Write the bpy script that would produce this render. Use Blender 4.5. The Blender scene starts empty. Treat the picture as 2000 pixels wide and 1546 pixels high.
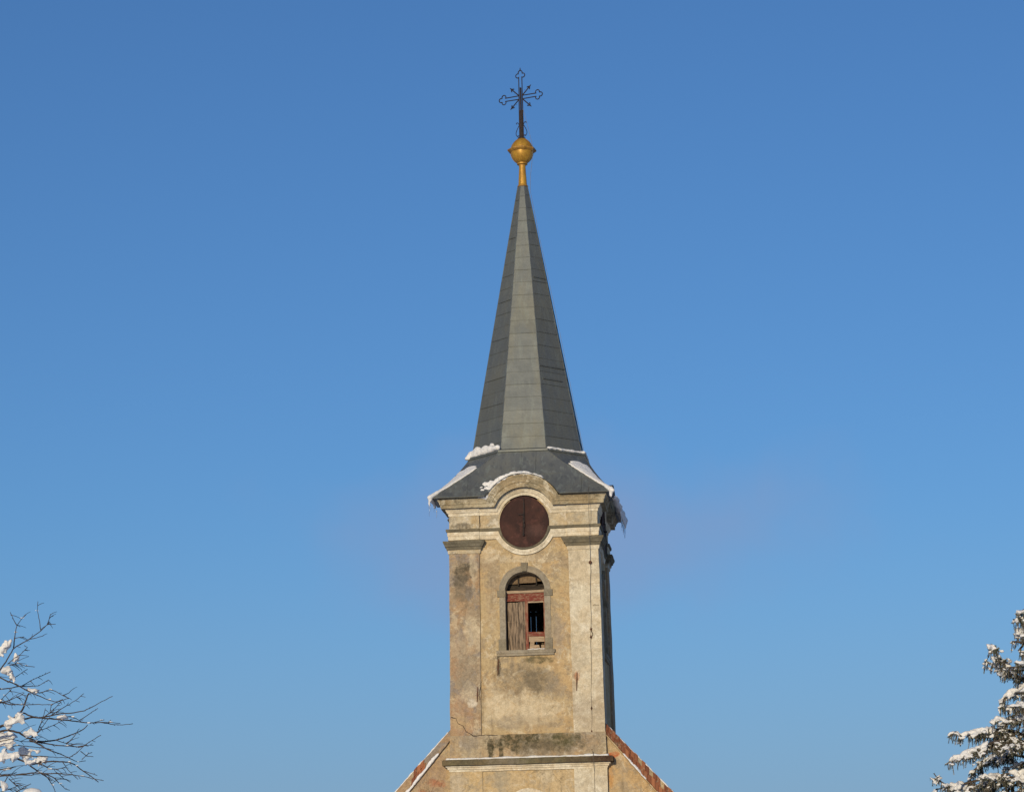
import bpy, bmesh, math, random
from math import sin, cos, radians as R, pi, sqrt
from mathutils import Vector as V, Matrix, noise
random.seed(7)
sc = bpy.context.scene
C = sc.collection

# ------------------------------------------------------------------ camera
PSI, HEAD, PITCH, ROLL, DIST = R(5.8132), R(6.0002), R(12.8697), R(1.2209), 72.0
CAM = V((DIST*sin(PSI), -DIST*cos(PSI), 1.7))
FW = V((-sin(HEAD)*cos(PITCH), cos(HEAD)*cos(PITCH), sin(PITCH)))
_r = V((cos(HEAD), sin(HEAD), 0)); _u = _r.cross(FW)
RT = cos(ROLL)*_r - sin(ROLL)*_u
UP = sin(ROLL)*_r + cos(ROLL)*_u
cd = bpy.data.cameras.new('camera'); co = bpy.data.objects.new('camera', cd); C.objects.link(co)
m = Matrix((RT, UP, -FW)).transposed().to_4x4(); m.translation = CAM
co.matrix_world = m
cd.sensor_width = 36.0; cd.lens = 90.0; cd.clip_start = 0.5; cd.clip_end = 6000
sc.camera = co

def at(px, py, d):
    """point d metres along the view axis under a pixel of the 2000 px wide photo (used to survey the trees)"""
    return CAM + (FW + RT*((px-1000)/5000) + UP*((773-py)/5000))*d

# ------------------------------------------------------------------ world, sun
SUN_EL, SUN_AZ = R(11.0), R(9.0)             # low winter sun, a little to the left of the facade's normal
w = bpy.data.worlds.new('World'); sc.world = w; w.use_nodes = True
nt = w.node_tree; nt.nodes.clear()
sky = nt.nodes.new('ShaderNodeTexSky'); sky.sky_type = 'NISHITA'; sky.sun_disc = False
sky.sun_elevation = SUN_EL; sky.sun_rotation = pi + SUN_AZ
sky.altitude = 400; sky.air_density = 1.15; sky.dust_density = 1.3; sky.ozone_density = 6.0
bg = nt.nodes.new('ShaderNodeBackground'); bg.inputs[1].default_value = 0.123
wo = nt.nodes.new('ShaderNodeOutputWorld')
# a faint pinkish smudge of ice haze low in the clear sky behind the tower
tc = nt.nodes.new('ShaderNodeTexCoord'); mp = nt.nodes.new('ShaderNodeMapping'); mp.inputs['Location'].default_value = (.065/.14, -.98/.6, -.170/.036); mp.inputs['Scale'].default_value = (1/.14, 1/.6, 1/.036)
nz = nt.nodes.new('ShaderNodeTexNoise'); nz.inputs['Scale'].default_value = 14.0; nz.inputs['Detail'].default_value = 4; nz.inputs['Roughness'].default_value = .5
ln = nt.nodes.new('ShaderNodeVectorMath'); ln.operation = 'LENGTH'
ad = nt.nodes.new('ShaderNodeMath'); ad.operation = 'MULTIPLY_ADD'; ad.inputs[1].default_value = 2.2
nt.links.new(tc.outputs['Generated'], mp.inputs[0]); nt.links.new(mp.outputs[0], ln.inputs[0]); nt.links.new(tc.outputs['Generated'], nz.inputs['Vector'])
nt.links.new(nz.outputs[0], ad.inputs[0]); nt.links.new(ln.outputs['Value'], ad.inputs[2])
mr = nt.nodes.new('ShaderNodeMapRange'); mr.interpolation_type = 'SMOOTHSTEP'; mr.inputs['From Min'].default_value = 2.3; mr.inputs['From Max'].default_value = 1.0; mr.inputs['To Max'].default_value = .58
nt.links.new(ad.outputs[0], mr.inputs[0])
tint = nt.nodes.new('ShaderNodeMix'); tint.data_type = 'RGBA'; tint.blend_type = 'MULTIPLY'; tint.inputs[0].default_value = 1; tint.inputs[7].default_value = (1.02, .975, 1.01, 1)
hz = nt.nodes.new('ShaderNodeMix'); hz.data_type = 'RGBA'; hz.inputs[7].default_value = (1.95, 2.6, 4.25, 1)
nt.links.new(sky.outputs[0], tint.inputs[6]); nt.links.new(tint.outputs[2], hz.inputs[6]); nt.links.new(mr.outputs[0], hz.inputs[0])
# low band of winter haze towards the horizon
sx = nt.nodes.new('ShaderNodeSeparateXYZ'); nt.links.new(tc.outputs['Generated'], sx.inputs[0])
lr_ = nt.nodes.new('ShaderNodeMapRange'); lr_.interpolation_type = 'SMOOTHSTEP'; lr_.inputs['From Min'].default_value = .19; lr_.inputs['From Max'].default_value = .03; lr_.inputs['To Max'].default_value = .45
nt.links.new(sx.outputs[2], lr_.inputs[0])
lz_ = nt.nodes.new('ShaderNodeMix'); lz_.data_type = 'RGBA'; lz_.inputs[7].default_value = (1.72, 2.75, 5.0, 1)
nt.links.new(lr_.outputs[0], lz_.inputs[0]); nt.links.new(hz.outputs[2], lz_.inputs[6])
nt.links.new(lz_.outputs[2], bg.inputs[0])
nt.links.new(bg.outputs[0], wo.inputs[0])
sl = bpy.data.lights.new('sun', 'SUN'); sl.energy = 3.4; sl.angle = R(0.5); sl.color = (1.0, 0.83, 0.575)
so = bpy.data.objects.new('sun', sl); C.objects.link(so)
sd = V((-sin(SUN_AZ)*cos(SUN_EL), -cos(SUN_AZ)*cos(SUN_EL), sin(SUN_EL)))
so.rotation_euler = sd.to_track_quat('Z', 'Y').to_euler(); so.location = sd*60 + V((0, 0, 20))
sc.view_settings.view_transform = 'Standard'; sc.view_settings.look = 'None'
sc.view_settings.exposure = 0.0; sc.view_settings.gamma = 1.0

# ------------------------------------------------------------------ material kit
class G:
    def __init__(s, name):
        s.m = bpy.data.materials.new(name); s.m.use_nodes = True
        s.nt = s.m.node_tree; s.nt.nodes.clear()
        s.out = s.nt.nodes.new('ShaderNodeOutputMaterial')
        s.p = s.nt.nodes.new('ShaderNodeBsdfPrincipled')
        s.nt.links.new(s.p.outputs[0], s.out.inputs[0])
        s.co = s.nt.nodes.new('ShaderNodeTexCoord').outputs['Object']
        s._sep = None
    def put(s, sock, v):
        if hasattr(v, 'is_output'): s.nt.links.new(v, sock)
        elif isinstance(v, (tuple, list)) and len(v) == 3 and sock.type == 'RGBA': sock.default_value = (*v, 1)
        else: sock.default_value = v
    def xyz(s):
        if not s._sep:
            n = s.nt.nodes.new('ShaderNodeSeparateXYZ'); s.put(n.inputs[0], s.co); s._sep = n.outputs
        return s._sep
    def vec(s, sx, sy, sz, off=(0, 0, 0)):
        n = s.nt.nodes.new('ShaderNodeMapping'); s.put(n.inputs[0], s.co)
        n.inputs['Scale'].default_value = (sx, sy, sz); n.inputs['Location'].default_value = off
        return n.outputs[0]
    def noise(s, scale, detail=4, rough=.55, vec=None, dist=0, seed=0):
        n = s.nt.nodes.new('ShaderNodeTexNoise')
        s.put(n.inputs['Vector'], vec if vec is not None else (s.vec(1, 1, 1, (seed*7.3, seed*3.1, seed*5.7)) if seed else s.co))
        n.inputs['Scale'].default_value = scale; n.inputs['Detail'].default_value = detail
        n.inputs['Roughness'].default_value = rough; n.inputs['Distortion'].default_value = dist
        return n.outputs[0]
    def math(s, op, a, b=0.0, c=None):
        n = s.nt.nodes.new('ShaderNodeMath'); n.operation = op
        s.put(n.inputs[0], a); s.put(n.inputs[1], b)
        if c is not None: s.put(n.inputs[2], c)
        return n.outputs[0]
    def step(s, v, lo, hi):
        n = s.nt.nodes.new('ShaderNodeMapRange'); n.interpolation_type = 'SMOOTHSTEP'
        s.put(n.inputs['Value'], v)
        n.inputs['From Min'].default_value = lo; n.inputs['From Max'].default_value = hi
        return n.outputs[0]
    def mix(s, f, a, b, blend='MIX'):
        n = s.nt.nodes.new('ShaderNodeMix'); n.data_type = 'RGBA'; n.blend_type = blend
        s.put(n.inputs[0], f); s.put(n.inputs[6], a); s.put(n.inputs[7], b)
        return n.outputs[2]
    def ell(s, cx, cz, rx, rz, wob=.6, sc_=2.5, soft=.5, seed=3):
        """a stain's mask: 1 inside a ragged ellipse in the facade plane"""
        o = s.xyz()
        dx = s.math('DIVIDE', s.math('SUBTRACT', o[0], cx), rx)
        dz = s.math('DIVIDE', s.math('SUBTRACT', o[2], cz), rz)
        d = s.math('SQRT', s.math('ADD', s.math('MULTIPLY', dx, dx), s.math('MULTIPLY', dz, dz)))
        d = s.math('ADD', d, s.math('MULTIPLY', s.math('SUBTRACT', s.noise(sc_, 9, .74, seed=seed), .5), wob*3.6))
        n = s.nt.nodes.new('ShaderNodeMapRange'); n.interpolation_type = 'SMOOTHSTEP'; s.put(n.inputs['Value'], d)
        n.inputs['From Min'].default_value = 1+soft/2; n.inputs['From Max'].default_value = 1-soft/2
        return n.outputs[0]
    def bump(s, h, strength=.4, dist=.02):
        n = s.nt.nodes.new('ShaderNodeBump'); n.inputs['Strength'].default_value = strength
        n.inputs['Distance'].default_value = dist; s.put(n.inputs['Height'], h)
        s.put(s.p.inputs['Normal'], n.outputs[0])
    def done(s, col, rough=.9, metal=0.0, spec=.25):
        s.put(s.p.inputs['Base Color'], col); s.put(s.p.inputs['Roughness'], rough)
        s.put(s.p.inputs['Metallic'], metal); s.p.inputs['Specular IOR Level'].default_value = spec
        return s.m

def plaster(name, base, light, grey, warm, dirt=(.10, .085, .06), amt=(.5, .5, .35), stains=(), cracks=.5, bumpk=.5, seed=1, dirtlev=.62):
    g = G(name)
    c = g.mix(g.step(g.noise(1.1, 8, .7, seed=seed), .42, .58), base, warm)
    c = g.mix(g.math('MULTIPLY', g.step(g.noise(1.5, 10, .74, seed=seed+1, dist=.4), .50, .56), amt[1]), c, grey)
    c = g.mix(g.math('MULTIPLY', g.step(g.noise(2.2, 10, .78, seed=seed+2, dist=.7), .55, .585), amt[0]), c, light)
    c = g.mix(g.math('MULTIPLY', g.step(g.noise(3.0, 9, .78, vec=g.vec(1, 1, 2.4, (seed, 2, 1)), dist=.8), .58, .61), amt[0]*.8), c, light)
    c = g.mix(g.math('MULTIPLY', g.step(g.noise(3.4, 10, .78, vec=g.vec(1, 1, 1.5, (seed, 5, 4)), dist=.5), dirtlev-.02, dirtlev+.06), amt[2]), c, dirt)
    c = g.mix(g.math('MULTIPLY', g.step(g.noise(9, 6, .75, seed=seed+3), .64, .69), .35), c, (dirt[0]*1.3, dirt[1]*1.2, dirt[2]*1.1))
    c = g.mix(g.math('MULTIPLY', g.step(g.noise(11, 6, .75, seed=seed+9), .62, .66), .35), c, light)
    for (cx, cz, rx, rz, col, k) in stains:
        c = g.mix(g.math('MULTIPLY', g.math('MULTIPLY', g.ell(cx, cz, rx, rz, .95, 2.6, .6, seed=seed+int(abs(cx*10+cz*3)) % 7), g.math('ADD', .45, g.math('MULTIPLY', g.step(g.noise(6.5, 8, .75, seed=seed+2), .36, .6), .65))), k), c, col)
    c = g.mix(g.math('MULTIPLY', g.math('MULTIPLY', g.step(g.noise(2.6, 7, .65, vec=g.vec(2.2, 2.2, .22, (seed, 1, 2))), .54, .68), g.step(g.noise(.7, 3, .5, seed=seed+3), .4, .6)), amt[2]*.8), c, (dirt[0]*1.6, dirt[1]*1.55, dirt[2]*1.5))
    # grain of the render coat
    fine = g.noise(34, 5, .7, seed=seed+4)
    mid = g.noise(9, 6, .65, seed=seed+6)
    c = g.mix(.42, c, g.mix(g.step(fine, .3, .7), (.50, .50, .50), (1.12, 1.12, 1.12)), 'MULTIPLY')
    c = g.mix(.42, c, g.mix(g.step(mid, .36, .6), (.58, .56, .54), (1.05, 1.05, 1.05)), 'MULTIPLY')
    # hair cracks
    vo = g.nt.nodes.new('ShaderNodeTexVoronoi'); vo.feature = 'DISTANCE_TO_EDGE'; vo.inputs['Scale'].default_value = .9
    wv = g.nt.nodes.new('ShaderNodeVectorMath'); wv.operation = 'ADD'
    nz = g.nt.nodes.new('ShaderNodeTexNoise'); nz.inputs['Scale'].default_value = 2.5; nz.inputs['Detail'].default_value = 6
    g.put(nz.inputs['Vector'], g.co); sc2 = g.nt.nodes.new('ShaderNodeVectorMath'); sc2.operation = 'SCALE'
    g.put(sc2.inputs[0], nz.outputs['Color']); sc2.inputs['Scale'].default_value = 1.1
    g.put(wv.inputs[0], g.co); g.put(wv.inputs[1], sc2.outputs[0]); g.put(vo.inputs['Vector'], wv.outputs[0])
    ck = g.math('MULTIPLY', g.math('SUBTRACT', 1.0, g.step(vo.outputs['Distance'], .0, .012)), g.step(g.noise(.8, 2, .5, seed=seed+8), .54, .66))
    c = g.mix(g.math('MULTIPLY', ck, cracks), c, (.09, .07, .05))
    h = g.math('ADD', g.math('MULTIPLY', g.noise(5, 7, .7, seed=seed+5), .8), g.math('MULTIPLY', fine, .22))
    h = g.math('SUBTRACT', h, g.math('MULTIPLY', ck, .4))
    g.bump(h, bumpk, .05)
    return g.done(c, .95, 0, .1)

OCH, CRM, GRY, WRM = (.42, .325, .185), (.58, .49, .335), (.28, .235, .17), (.45, .325, .17)
M = {}
M['panel'] = plaster('ochre_plaster', (.45, .345, .195), CRM, GRY, (.47, .335, .175), amt=(.8, .55, .4), seed=1, stains=[
    (-.05, 9.95, .75, .55, (.20, .165, .115), .65), (.25, 9.95, .35, .3, (.12, .10, .07), .55), (.30, 10.52, .35, .10, (.11, .095, .05), .8),
    (-.35, 9.1, .8, .5, CRM, .75), (.4, 9.05, .6, .35, CRM, .7), (-.9, 9.5, .3, .4, CRM, .6), (.75, 9.7, .35, .3, GRY, .6), (-.6, 8.8, .5, .18, GRY, .6), (.2, 8.75, .6, .2, (.36, .28, .17), .5), (.9, 11.2, .25, .6, (.36, .30, .23), .45), (-.95, 12.2, .2, .7, (.36, .29, .2), .4), (-.78, 10.4, .05, .35, (.07, .06, .045), .8),
    (-1.05, 13.55, .22, .25, CRM, .5), (-.1, 13.42, .5, .12, CRM, .6)])
M['pier_grey'] = plaster('weathered_plaster', (.34, .265, .175), CRM, (.255, .22, .185), (.38, .26, .15), amt=(.5, .8, .45), seed=11, stains=[
    (-1.72, 13.05, .26, .38, (.095, .08, .055), .85), (-1.75, 12.5, .28, .4, (.15, .125, .09), .6), (-1.45, 13.2, .1, .5, CRM, .6),
    (-1.85, 9.1, .3, .6, (.40, .24, .14), .4), (-1.62, 9.6, .2, .3, CRM, .6), (-1.55, 9.35, .12, .12, (.62, .56, .45), .8), (-2.0, 10.6, .12, .8, (.40, .22, .12), .35), (-1.5, 11.3, .25, .5, CRM, .6), (-1.9, 11.0, .2, .35, (.40, .33, .23), .6), (-1.7, 10.2, .3, .5, GRY, .6), (-1.9, 8.8, .25, .2, (.48, .36, .2), .6)])
M['pier_light'] = plaster('limewashed_plaster', (.60, .54, .405), (.76, .71, .575), (.46, .40, .29), (.55, .465, .32), dirt=(.2, .17, .12), amt=(.5, .5, .3), seed=21, dirtlev=.68, stains=[
    (1.42, 10.0, .09, .14, (.38, .13, .05), .8), (1.75, 8.9, .5, .5, (.36, .29, .2), .55), (1.3, 9.7, .12, .6, (.36, .27, .17), .5), (2.1, 9.3, .14, .7, (.40, .31, .2), .4)])
M['lime'] = plaster('dirty_limewash', (.52, .47, .355), (.66, .62, .51), (.33, .29, .215), (.49, .40, .255), dirt=(.13, .11, .07), amt=(.6, .65, .55), seed=31, dirtlev=.58, stains=[
    (-1.75, 14.42, .28, .10, (.12, .10, .07), .8), (-1.2, 14.55, .25, .2, (.47, .33, .16), .5), (1.2, 14.5, .3, .2, (.52, .40, .24), .4)])
M['lime_light'] = plaster('architrave_limewash', (.70, .64, .50), (.76, .71, .58), (.50, .44, .32), (.62, .52, .36), dirt=(.2, .17, .11), amt=(.6, .6, .5), seed=36, dirtlev=.6)
M['cornice'] = plaster('weathered_cornice', (.42, .365, .25), (.60, .55, .42), (.22, .19, .125), (.35, .275, .165), dirt=(.10, .082, .05), amt=(.7, .75, .6), seed=41, dirtlev=.55, bumpk=.6)
M['stone'] = plaster('grey_stone', (.165, .148, .105), (.26, .235, .175), (.105, .095, .07), (.18, .15, .095), dirt=(.06, .052, .035), amt=(.35, .6, .5), seed=51, cracks=.2)
M['frame_stone'] = plaster('window_stone', (.30, .265, .20), (.40, .36, .27), (.22, .195, .15), (.30, .25, .175), dirt=(.12, .1, .07), amt=(.3, .5, .3), seed=55, cracks=.2, bumpk=.3)
M['frame_dark'] = plaster('dark_window_stone', (.235, .205, .145), (.31, .275, .20), (.17, .15, .115), (.24, .20, .13), dirt=(.09, .08, .05), amt=(.3, .5, .35), seed=57, cracks=.1, bumpk=.3)
M['moss_stone'] = plaster('mossy_stone', (.15, .13, .07), (.23, .205, .13), (.10, .09, .06), (.16, .125, .07), dirt=(.035, .03, .02), amt=(.3, .6, .5), seed=61, cracks=.2, stains=[
    (2.1, 7.68, .35, .2, (.055, .028, .02), .95), (1.4, 7.68, .4, .2, (.09, .065, .04), .6), (-.6, 7.68, .5, .2, (.22, .19, .14), .6)])
M['base'] = plaster('mouldy_base_plaster', (.40, .325, .21), (.55, .49, .38), (.31, .265, .20), (.42, .30, .17), amt=(.6, .6, .5), seed=71, stains=[
    (.05, 8.24, 1.3, .27, (.075, .065, .035), .88), (-1.05, 8.05, .10, .34, (.05, .045, .025), .9), (-.75, 8.05, .05, .34, (.05, .045, .025), .85), (1.0, 8.2, .3, .28, (.10, .09, .045), .7),
    (.5, 8.0, .7, .2, (.15, .12, .08), .6), (-1.7, 8.35, .4, .3, (.27, .23, .18), .6), (1.8, 8.2, .3, .5, (.27, .22, .155), .6)])
M['lower'] = plaster('lower_ochre_plaster', (.49, .375, .215), (.58, .50, .36), (.33, .29, .22), (.50, .365, .19), amt=(.45, .45, .35), seed=81, stains=[(-.75, 7.2, .2, .5, (.34, .30, .22), .7), (.55, 7.25, .25, .2, CRM, .6), (-2.0, 7.1, .2, .4, (.50, .42, .3), .6)])
M['gable'] = plaster('gable_plaster', (.46, .34, .19), CRM, (.30, .25, .18), (.48, .33, .165), amt=(.5, .55, .45), seed=91, stains=[
    (-2.75, 7.35, .5, .7, (.31, .22, .15), .75), (-2.6, 7.15, .25, .12, (.36, .14, .07), .7), (-3.0, 6.9, .2, .1, (.36, .14, .07), .6), (2.37, 7.82, .16, .07, (.42, .14, .06), .95), (2.3, 7.2, .08, .25, (.50, .27, .10), .8)])

def snow_mat():
    g = G('snow')
    n = g.noise(14, 5, .6); n2 = g.noise(60, 3, .6)
    c = g.mix(g.step(n, .35, .7), (.63, .63, .62), (.73, .72, .70))
    g.bump(g.math('ADD', n, g.math('MULTIPLY', n2, .3)), .5, .03)
    g.p.inputs['Subsurface Weight'].default_value = .15; g.p.inputs['Subsurface Radius'].default_value = (.05, .04, .03); g.p.inputs['Subsurface Scale'].default_value = .5
    return g.done(c, .7, 0, .2)
M['snow'] = snow_mat()

def ice_mat():
    g = G('ice'); g.p.inputs['Transmission Weight'].default_value = .85; g.p.inputs['IOR'].default_value = 1.31
    return g.done((.9, .93, .96), .12, 0, .5)
M['ice'] = ice_mat()
def metal_mat(name, col, patina, metallic=.6, rough=.48, stk=.22):
    g = G(name)
    a = g.nt.nodes.new('ShaderNodeAttribute'); a.attribute_name = 'tone'
    c = g.mix(g.step(g.noise(1.3, 6, .6, vec=g.vec(1, 1, .35)), .4, .65), col, patina)
    c = g.mix(.65, c, g.mix(a.outputs['Fac'], (.68, .70, .72), (1.12, 1.1, 1.02)), 'MULTIPLY')
    st = g.noise(3.5, 6, .65, vec=g.vec(2.2, 2.2, .16))
    c = g.mix(g.math('MULTIPLY', g.step(st, .50, .66), stk), c, (col[0]*.6, col[1]*.62, col[2]*.65))
    c = g.mix(g.math('MULTIPLY', g.step(g.noise(3.0, 5, .6, vec=g.vec(2.5, 2.5, .12, (3, 4, 5))), .52, .64), stk), c, (col[0]*1.45, col[1]*1.5, col[2]*1.35))
    c = g.mix(.3, c, g.mix(g.noise(40, 4, .7), (.6, .6, .6), (1.2, 1.2, 1.2)), 'MULTIPLY')
    g.bump(g.math('ADD', g.noise(2.2, 4, .5), g.math('MULTIPLY', g.noise(25, 3, .6), .1)), .25, .06)
    rg = g.math('ADD', rough-.08, g.math('MULTIPLY', g.noise(3, 5, .6), .2))
    return g.done(c, rg, metallic, .4)
M['zinc'] = metal_mat('weathered_zinc', (.158, .172, .170), (.18, .184, .16), .62, .60)
M['zinc2'] = metal_mat('dark_zinc', (.172, .185, .184), (.215, .22, .195), .6, .48, .55)

def simple(name, c1, c2, scale=8, rough=.7, metal=0.0, vec=(1, 1, 1), bump=.3, lo=.35, hi=.65):
    g = G(name); n = g.noise(scale, 6, .65, vec=g.vec(*vec))
    g.bump(n, bump, .01)
    return g.done(g.mix(g.step(n, lo, hi), c1, c2), rough, metal)
M['iron'] = simple('dark_iron', (.012, .010, .010), (.034, .022, .018), 20, .75, 0)
M['rust'] = simple('rusty_iron', (.05, .03, .022), (.14, .06, .03), 14, .85, .0)
def gold_mat():
    g = G('worn_gilding'); n = g.noise(6, 6, .7, vec=g.vec(1, 1, .5)); n2 = g.noise(13, 7, .75)
    c = g.mix(g.step(n, .38, .62), (.46, .255, .03), (.34, .175, .02))
    c = g.mix(g.math('MULTIPLY', g.step(n2, .55, .65), .55), c, (.15, .075, .02))
    g.bump(n2, .3, .01)
    return g.done(c, g.math('ADD', .3, g.math('MULTIPLY', n2, .35)), .35, .5)
M['gold'] = gold_mat()
M['gold_flat'] = simple('yellow_paint', (.44, .25, .03), (.35, .185, .025), 5, .5, 0, (1, 1, .5))
M['gold_dark'] = simple('worn_yellow_paint', (.20, .10, .025), (.36, .19, .03), 6, .6)
M['wood'] = simple('grey_wood', (.075, .056, .040), (.25, .185, .125), 3.2, .9, 0, (7, 7, .8), .6, .38, .6)
M['wood_light'] = simple('worn_wood', (.24, .175, .11), (.40, .30, .20), 4, .9, 0, (1, 9, 12), .5)
M['wood_red'] = simple('peeling_red_paint', (.15, .034, .022), (.24, .15, .095), 5, .85, 0, (2, 6, 5), .5, .44, .66)
M['wood_red_v'] = simple('peeling_red_stile', (.17, .042, .026), (.25, .15, .095), 5, .85, 0, (8, 6, 1), .5, .42, .62)
M['wood_dark'] = simple('dark_wood', (.022, .018, .014), (.05, .038, .028), 5, .95, 0, (1, 6, 6), .5)
M['board'] = simple('brown_board', (.12, .082, .048), (.20, .14, .085), 5, .95, 0, (6, 6, 2), .5)
M['cable'] = simple('cable_metal', (.10, .09, .075), (.17, .15, .125), 20, .8)
M['dark_glass'] = simple('dark_pane', (.012, .014, .018), (.02, .022, .026), 5, .15)
M['inner'] = simple('dark_masonry', (.09, .075, .06), (.16, .13, .10), 5, .95)

def clock_mat():
    g = G('rusty_clock_plate')
    c = g.mix(g.step(g.noise(2.0, 7, .65), .4, .62), (.036, .0185, .0155), (.060, .0275, .021))
    c = g.mix(g.math('MULTIPLY', g.step(g.noise(5.5, 8, .75, dist=.5), .52, .62), .6), c, (.095, .040, .032))
    c = g.mix(g.math('MULTIPLY', g.step(g.noise(16, 6, .75), .62, .68), .65), c, (.17, .10, .08))
    c = g.mix(g.math('MULTIPLY', g.ell(.36, 14.2, .25, .16, .7, 5, .8), .25), c, (.13, .075, .062))
    c = g.mix(g.math('MULTIPLY', g.ell(-.2, 14.75, .45, .35, .5, 3, 1.0), .5), c, (.03, .015, .013))
    g.bump(g.noise(9, 6, .7), .5, .02)
    return g.done(c, .8, .1, .2)
M['clock'] = clock_mat()

def tile_mat():
    g = G('red_roof_tiles')
    a = g.nt.nodes.new('ShaderNodeAttribute'); a.attribute_name = 'tone'
    c = g.mix(a.outputs['Fac'], (.17, .062, .034), (.36, .145, .068))
    c = g.mix(g.math('MULTIPLY', g.step(g.noise(7, 7, .7), .54, .6), .6), c, (.30, .22, .14))
    c = g.mix(.4, c, g.mix(g.noise(30, 4, .7), (.6, .6, .6), (1.2, 1.2, 1.2)), 'MULTIPLY')
    g.bump(g.noise(12, 5, .7), .4, .02)
    return g.done(c, .9, 0, .15)
M['tile'] = tile_mat()
M['bark'] = simple('bark', (.036, .027, .023), (.085, .064, .052), 14, .95, 0, (1, 1, .6), .6)
M['spruce_bark'] = simple('spruce_bark', (.05, .036, .026), (.10, .075, .055), 9, .95, 0, (1, 1, .4), .6)
def needle_mat():
    g = G('frosted_needles')
    a = g.nt.nodes.new('ShaderNodeAttribute'); a.attribute_name = 'tone'
    c = g.mix(g.step(a.outputs['Fac'], .05, .6), (.034, .046, .024), (.115, .135, .075))
    c = g.mix(g.math('MULTIPLY', g.step(a.outputs['Fac'], .44, .8), .9), c, (.50, .51, .46))
    c = g.mix(g.math('MULTIPLY', g.step(g.noise(2.5, 4, .6), .66, .72), .4), c, (.12, .055, .03))
    return g.done(c, .85, 0, .2)
M['needle'] = needle_mat()

# ------------------------------------------------------------------ mesh kit
def warp(p):
    """the shaft narrows slightly upwards, and no old wall is quite true"""
    z = min(p.z, 15.2); s = 1 + .0150 + (z-8.6)*(-.0225/4.96) if z > 7 else 1.0223
    q = V((p.x*s, 2.15+(p.y-2.15)*s, p.z))
    return q + noise.noise_vector(q*2.1)*.011 + noise.noise_vector(q*7.0)*.0045
class MB:
    def __init__(s): s.v = []; s.f = []; s.t = []
    def add(s, vs, fs, tone=None, k=None):
        b = len(s.v); s.v += [V(p) for p in vs]; s.f += [tuple(i+b for i in f) for f in fs]
        s.t += [tone if tone is not None else .5]*len(fs)
    def grid(s, P, tone=None, close=False):
        """P[i][j] points"""
        n, mm = len(P), len(P[0]); fs = []
        for i in range(n-1):
            for j in range(mm if close else mm-1):
                k = (j+1) % mm
                fs.append((i*mm+j, (i+1)*mm+j, (i+1)*mm+k, i*mm+k))
        s.add([p for r in P for p in r], fs, tone)
    def box(s, x0, x1, y0, y1, z0, z1, seg=.22, tone=None, skip=''):
        def lin(a, b): 
            k = max(1, int(round((b-a)/seg))); return [a+(b-a)*i/k for i in range(k+1)]
        X, Y, Z = lin(x0, x1), lin(y0, y1), lin(z0, z1)
        s.grid([[(x, y0, z) for x in X] for z in Z][::-1], tone)
        s.grid([[(x, y1, z) for x in X] for z in Z], tone)
        s.grid([[(x0, y, z) for y in Y] for z in Z], tone)
        s.grid([[(x1, y, z) for y in Y] for z in Z][::-1], tone)
        if 'b' not in skip: s.grid([[(x, y, z0) for x in X] for y in Y], tone)
        if 't' not in skip: s.grid([[(x, y, z1) for x in X] for y in Y][::-1], tone)
    def tube(s, pts, rad, n=6, tone=None, cap=True):
        pts = [V(p) for p in pts]; rr = rad if isinstance(rad, (list, tuple)) else [rad]*len(pts)
        rings = []; a = None
        for i, p in enumerate(pts):
            d = (pts[min(i+1, len(pts)-1)]-pts[max(i-1, 0)])
            if d.length < 1e-9: d = V((0, 0, 1))
            d.normalize()
            if a is None: a = d.orthogonal().normalized()
            a = (a-d*a.dot(d)); a = a.normalized() if a.length > 1e-6 else d.orthogonal().normalized()
            b = d.cross(a)
            rings.append([p+(a*cos(2*pi*k/n)+b*sin(2*pi*k/n))*rr[i] for k in range(n)])
        s.grid(rings, tone, True)
        if cap:
            s.add(rings[0], [tuple(range(n))], tone); s.add(rings[-1], [tuple(range(n))[::-1]], tone)
    def lathe(s, prof, c, n=24, tone=None):
        s.grid([[(c[0]+r*cos(2*pi*k/n), c[1]+r*sin(2*pi*k/n), z) for k in range(n)] for r, z in prof], tone, True)
    def prism(s, poly, axis_pts0, axis_pts1): pass
    def xform(s, f): s.v = [V(f(p)) for p in s.v]; return s
    def rot4(s, ks=(0, 1, 2, 3)):
        v, f, t = s.v, s.f, s.t; s.v, s.f, s.t = [], [], []
        for k in ks:
            b = len(s.v); s.v += [turn(p, k) for p in v]; s.f += [tuple(i+b for i in q) for q in f]; s.t += t
        return s
    def build(s, name, mat, parent=None, wp=False, smooth=False, merge=True):
        bm = bmesh.new(); lay = bm.faces.layers.float.new('tone')
        bv = [bm.verts.new(warp(p) if wp else p) for p in s.v]
        for q, t in zip(s.f, s.t):
            try: fc = bm.faces.new([bv[i] for i in q]); fc[lay] = t; fc.smooth = smooth
            except ValueError: pass
        if merge: bmesh.ops.remove_doubles(bm, verts=bm.verts, dist=2e-4)
        bmesh.ops.recalc_face_normals(bm, faces=bm.faces)
        me = bpy.data.meshes.new(name); bm.to_mesh(me); bm.free()
        me.materials.append(mat)
        o = bpy.data.objects.new(name, me); C.objects.link(o)
        if parent: o.parent = parent
        return o
def fast_build(name, v, f, t, mat, parent):
    me = bpy.data.meshes.new(name); me.from_pydata(v, [], f)
    at_ = me.attributes.new('tone', 'FLOAT', 'FACE'); at_.data.foreach_set('value', t)
    me.materials.append(mat); o = bpy.data.objects.new(name, me); C.objects.link(o); o.parent = parent
    return o
AX = V((0, 2.15, 0))
def turn(p, k):
    q = V(p)-AX; c, s_ = [(1, 0), (0, 1), (-1, 0), (0, -1)][k % 4]
    return V((q.x*c-q.y*s_, q.x*s_+q.y*c, q.z))+AX
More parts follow.
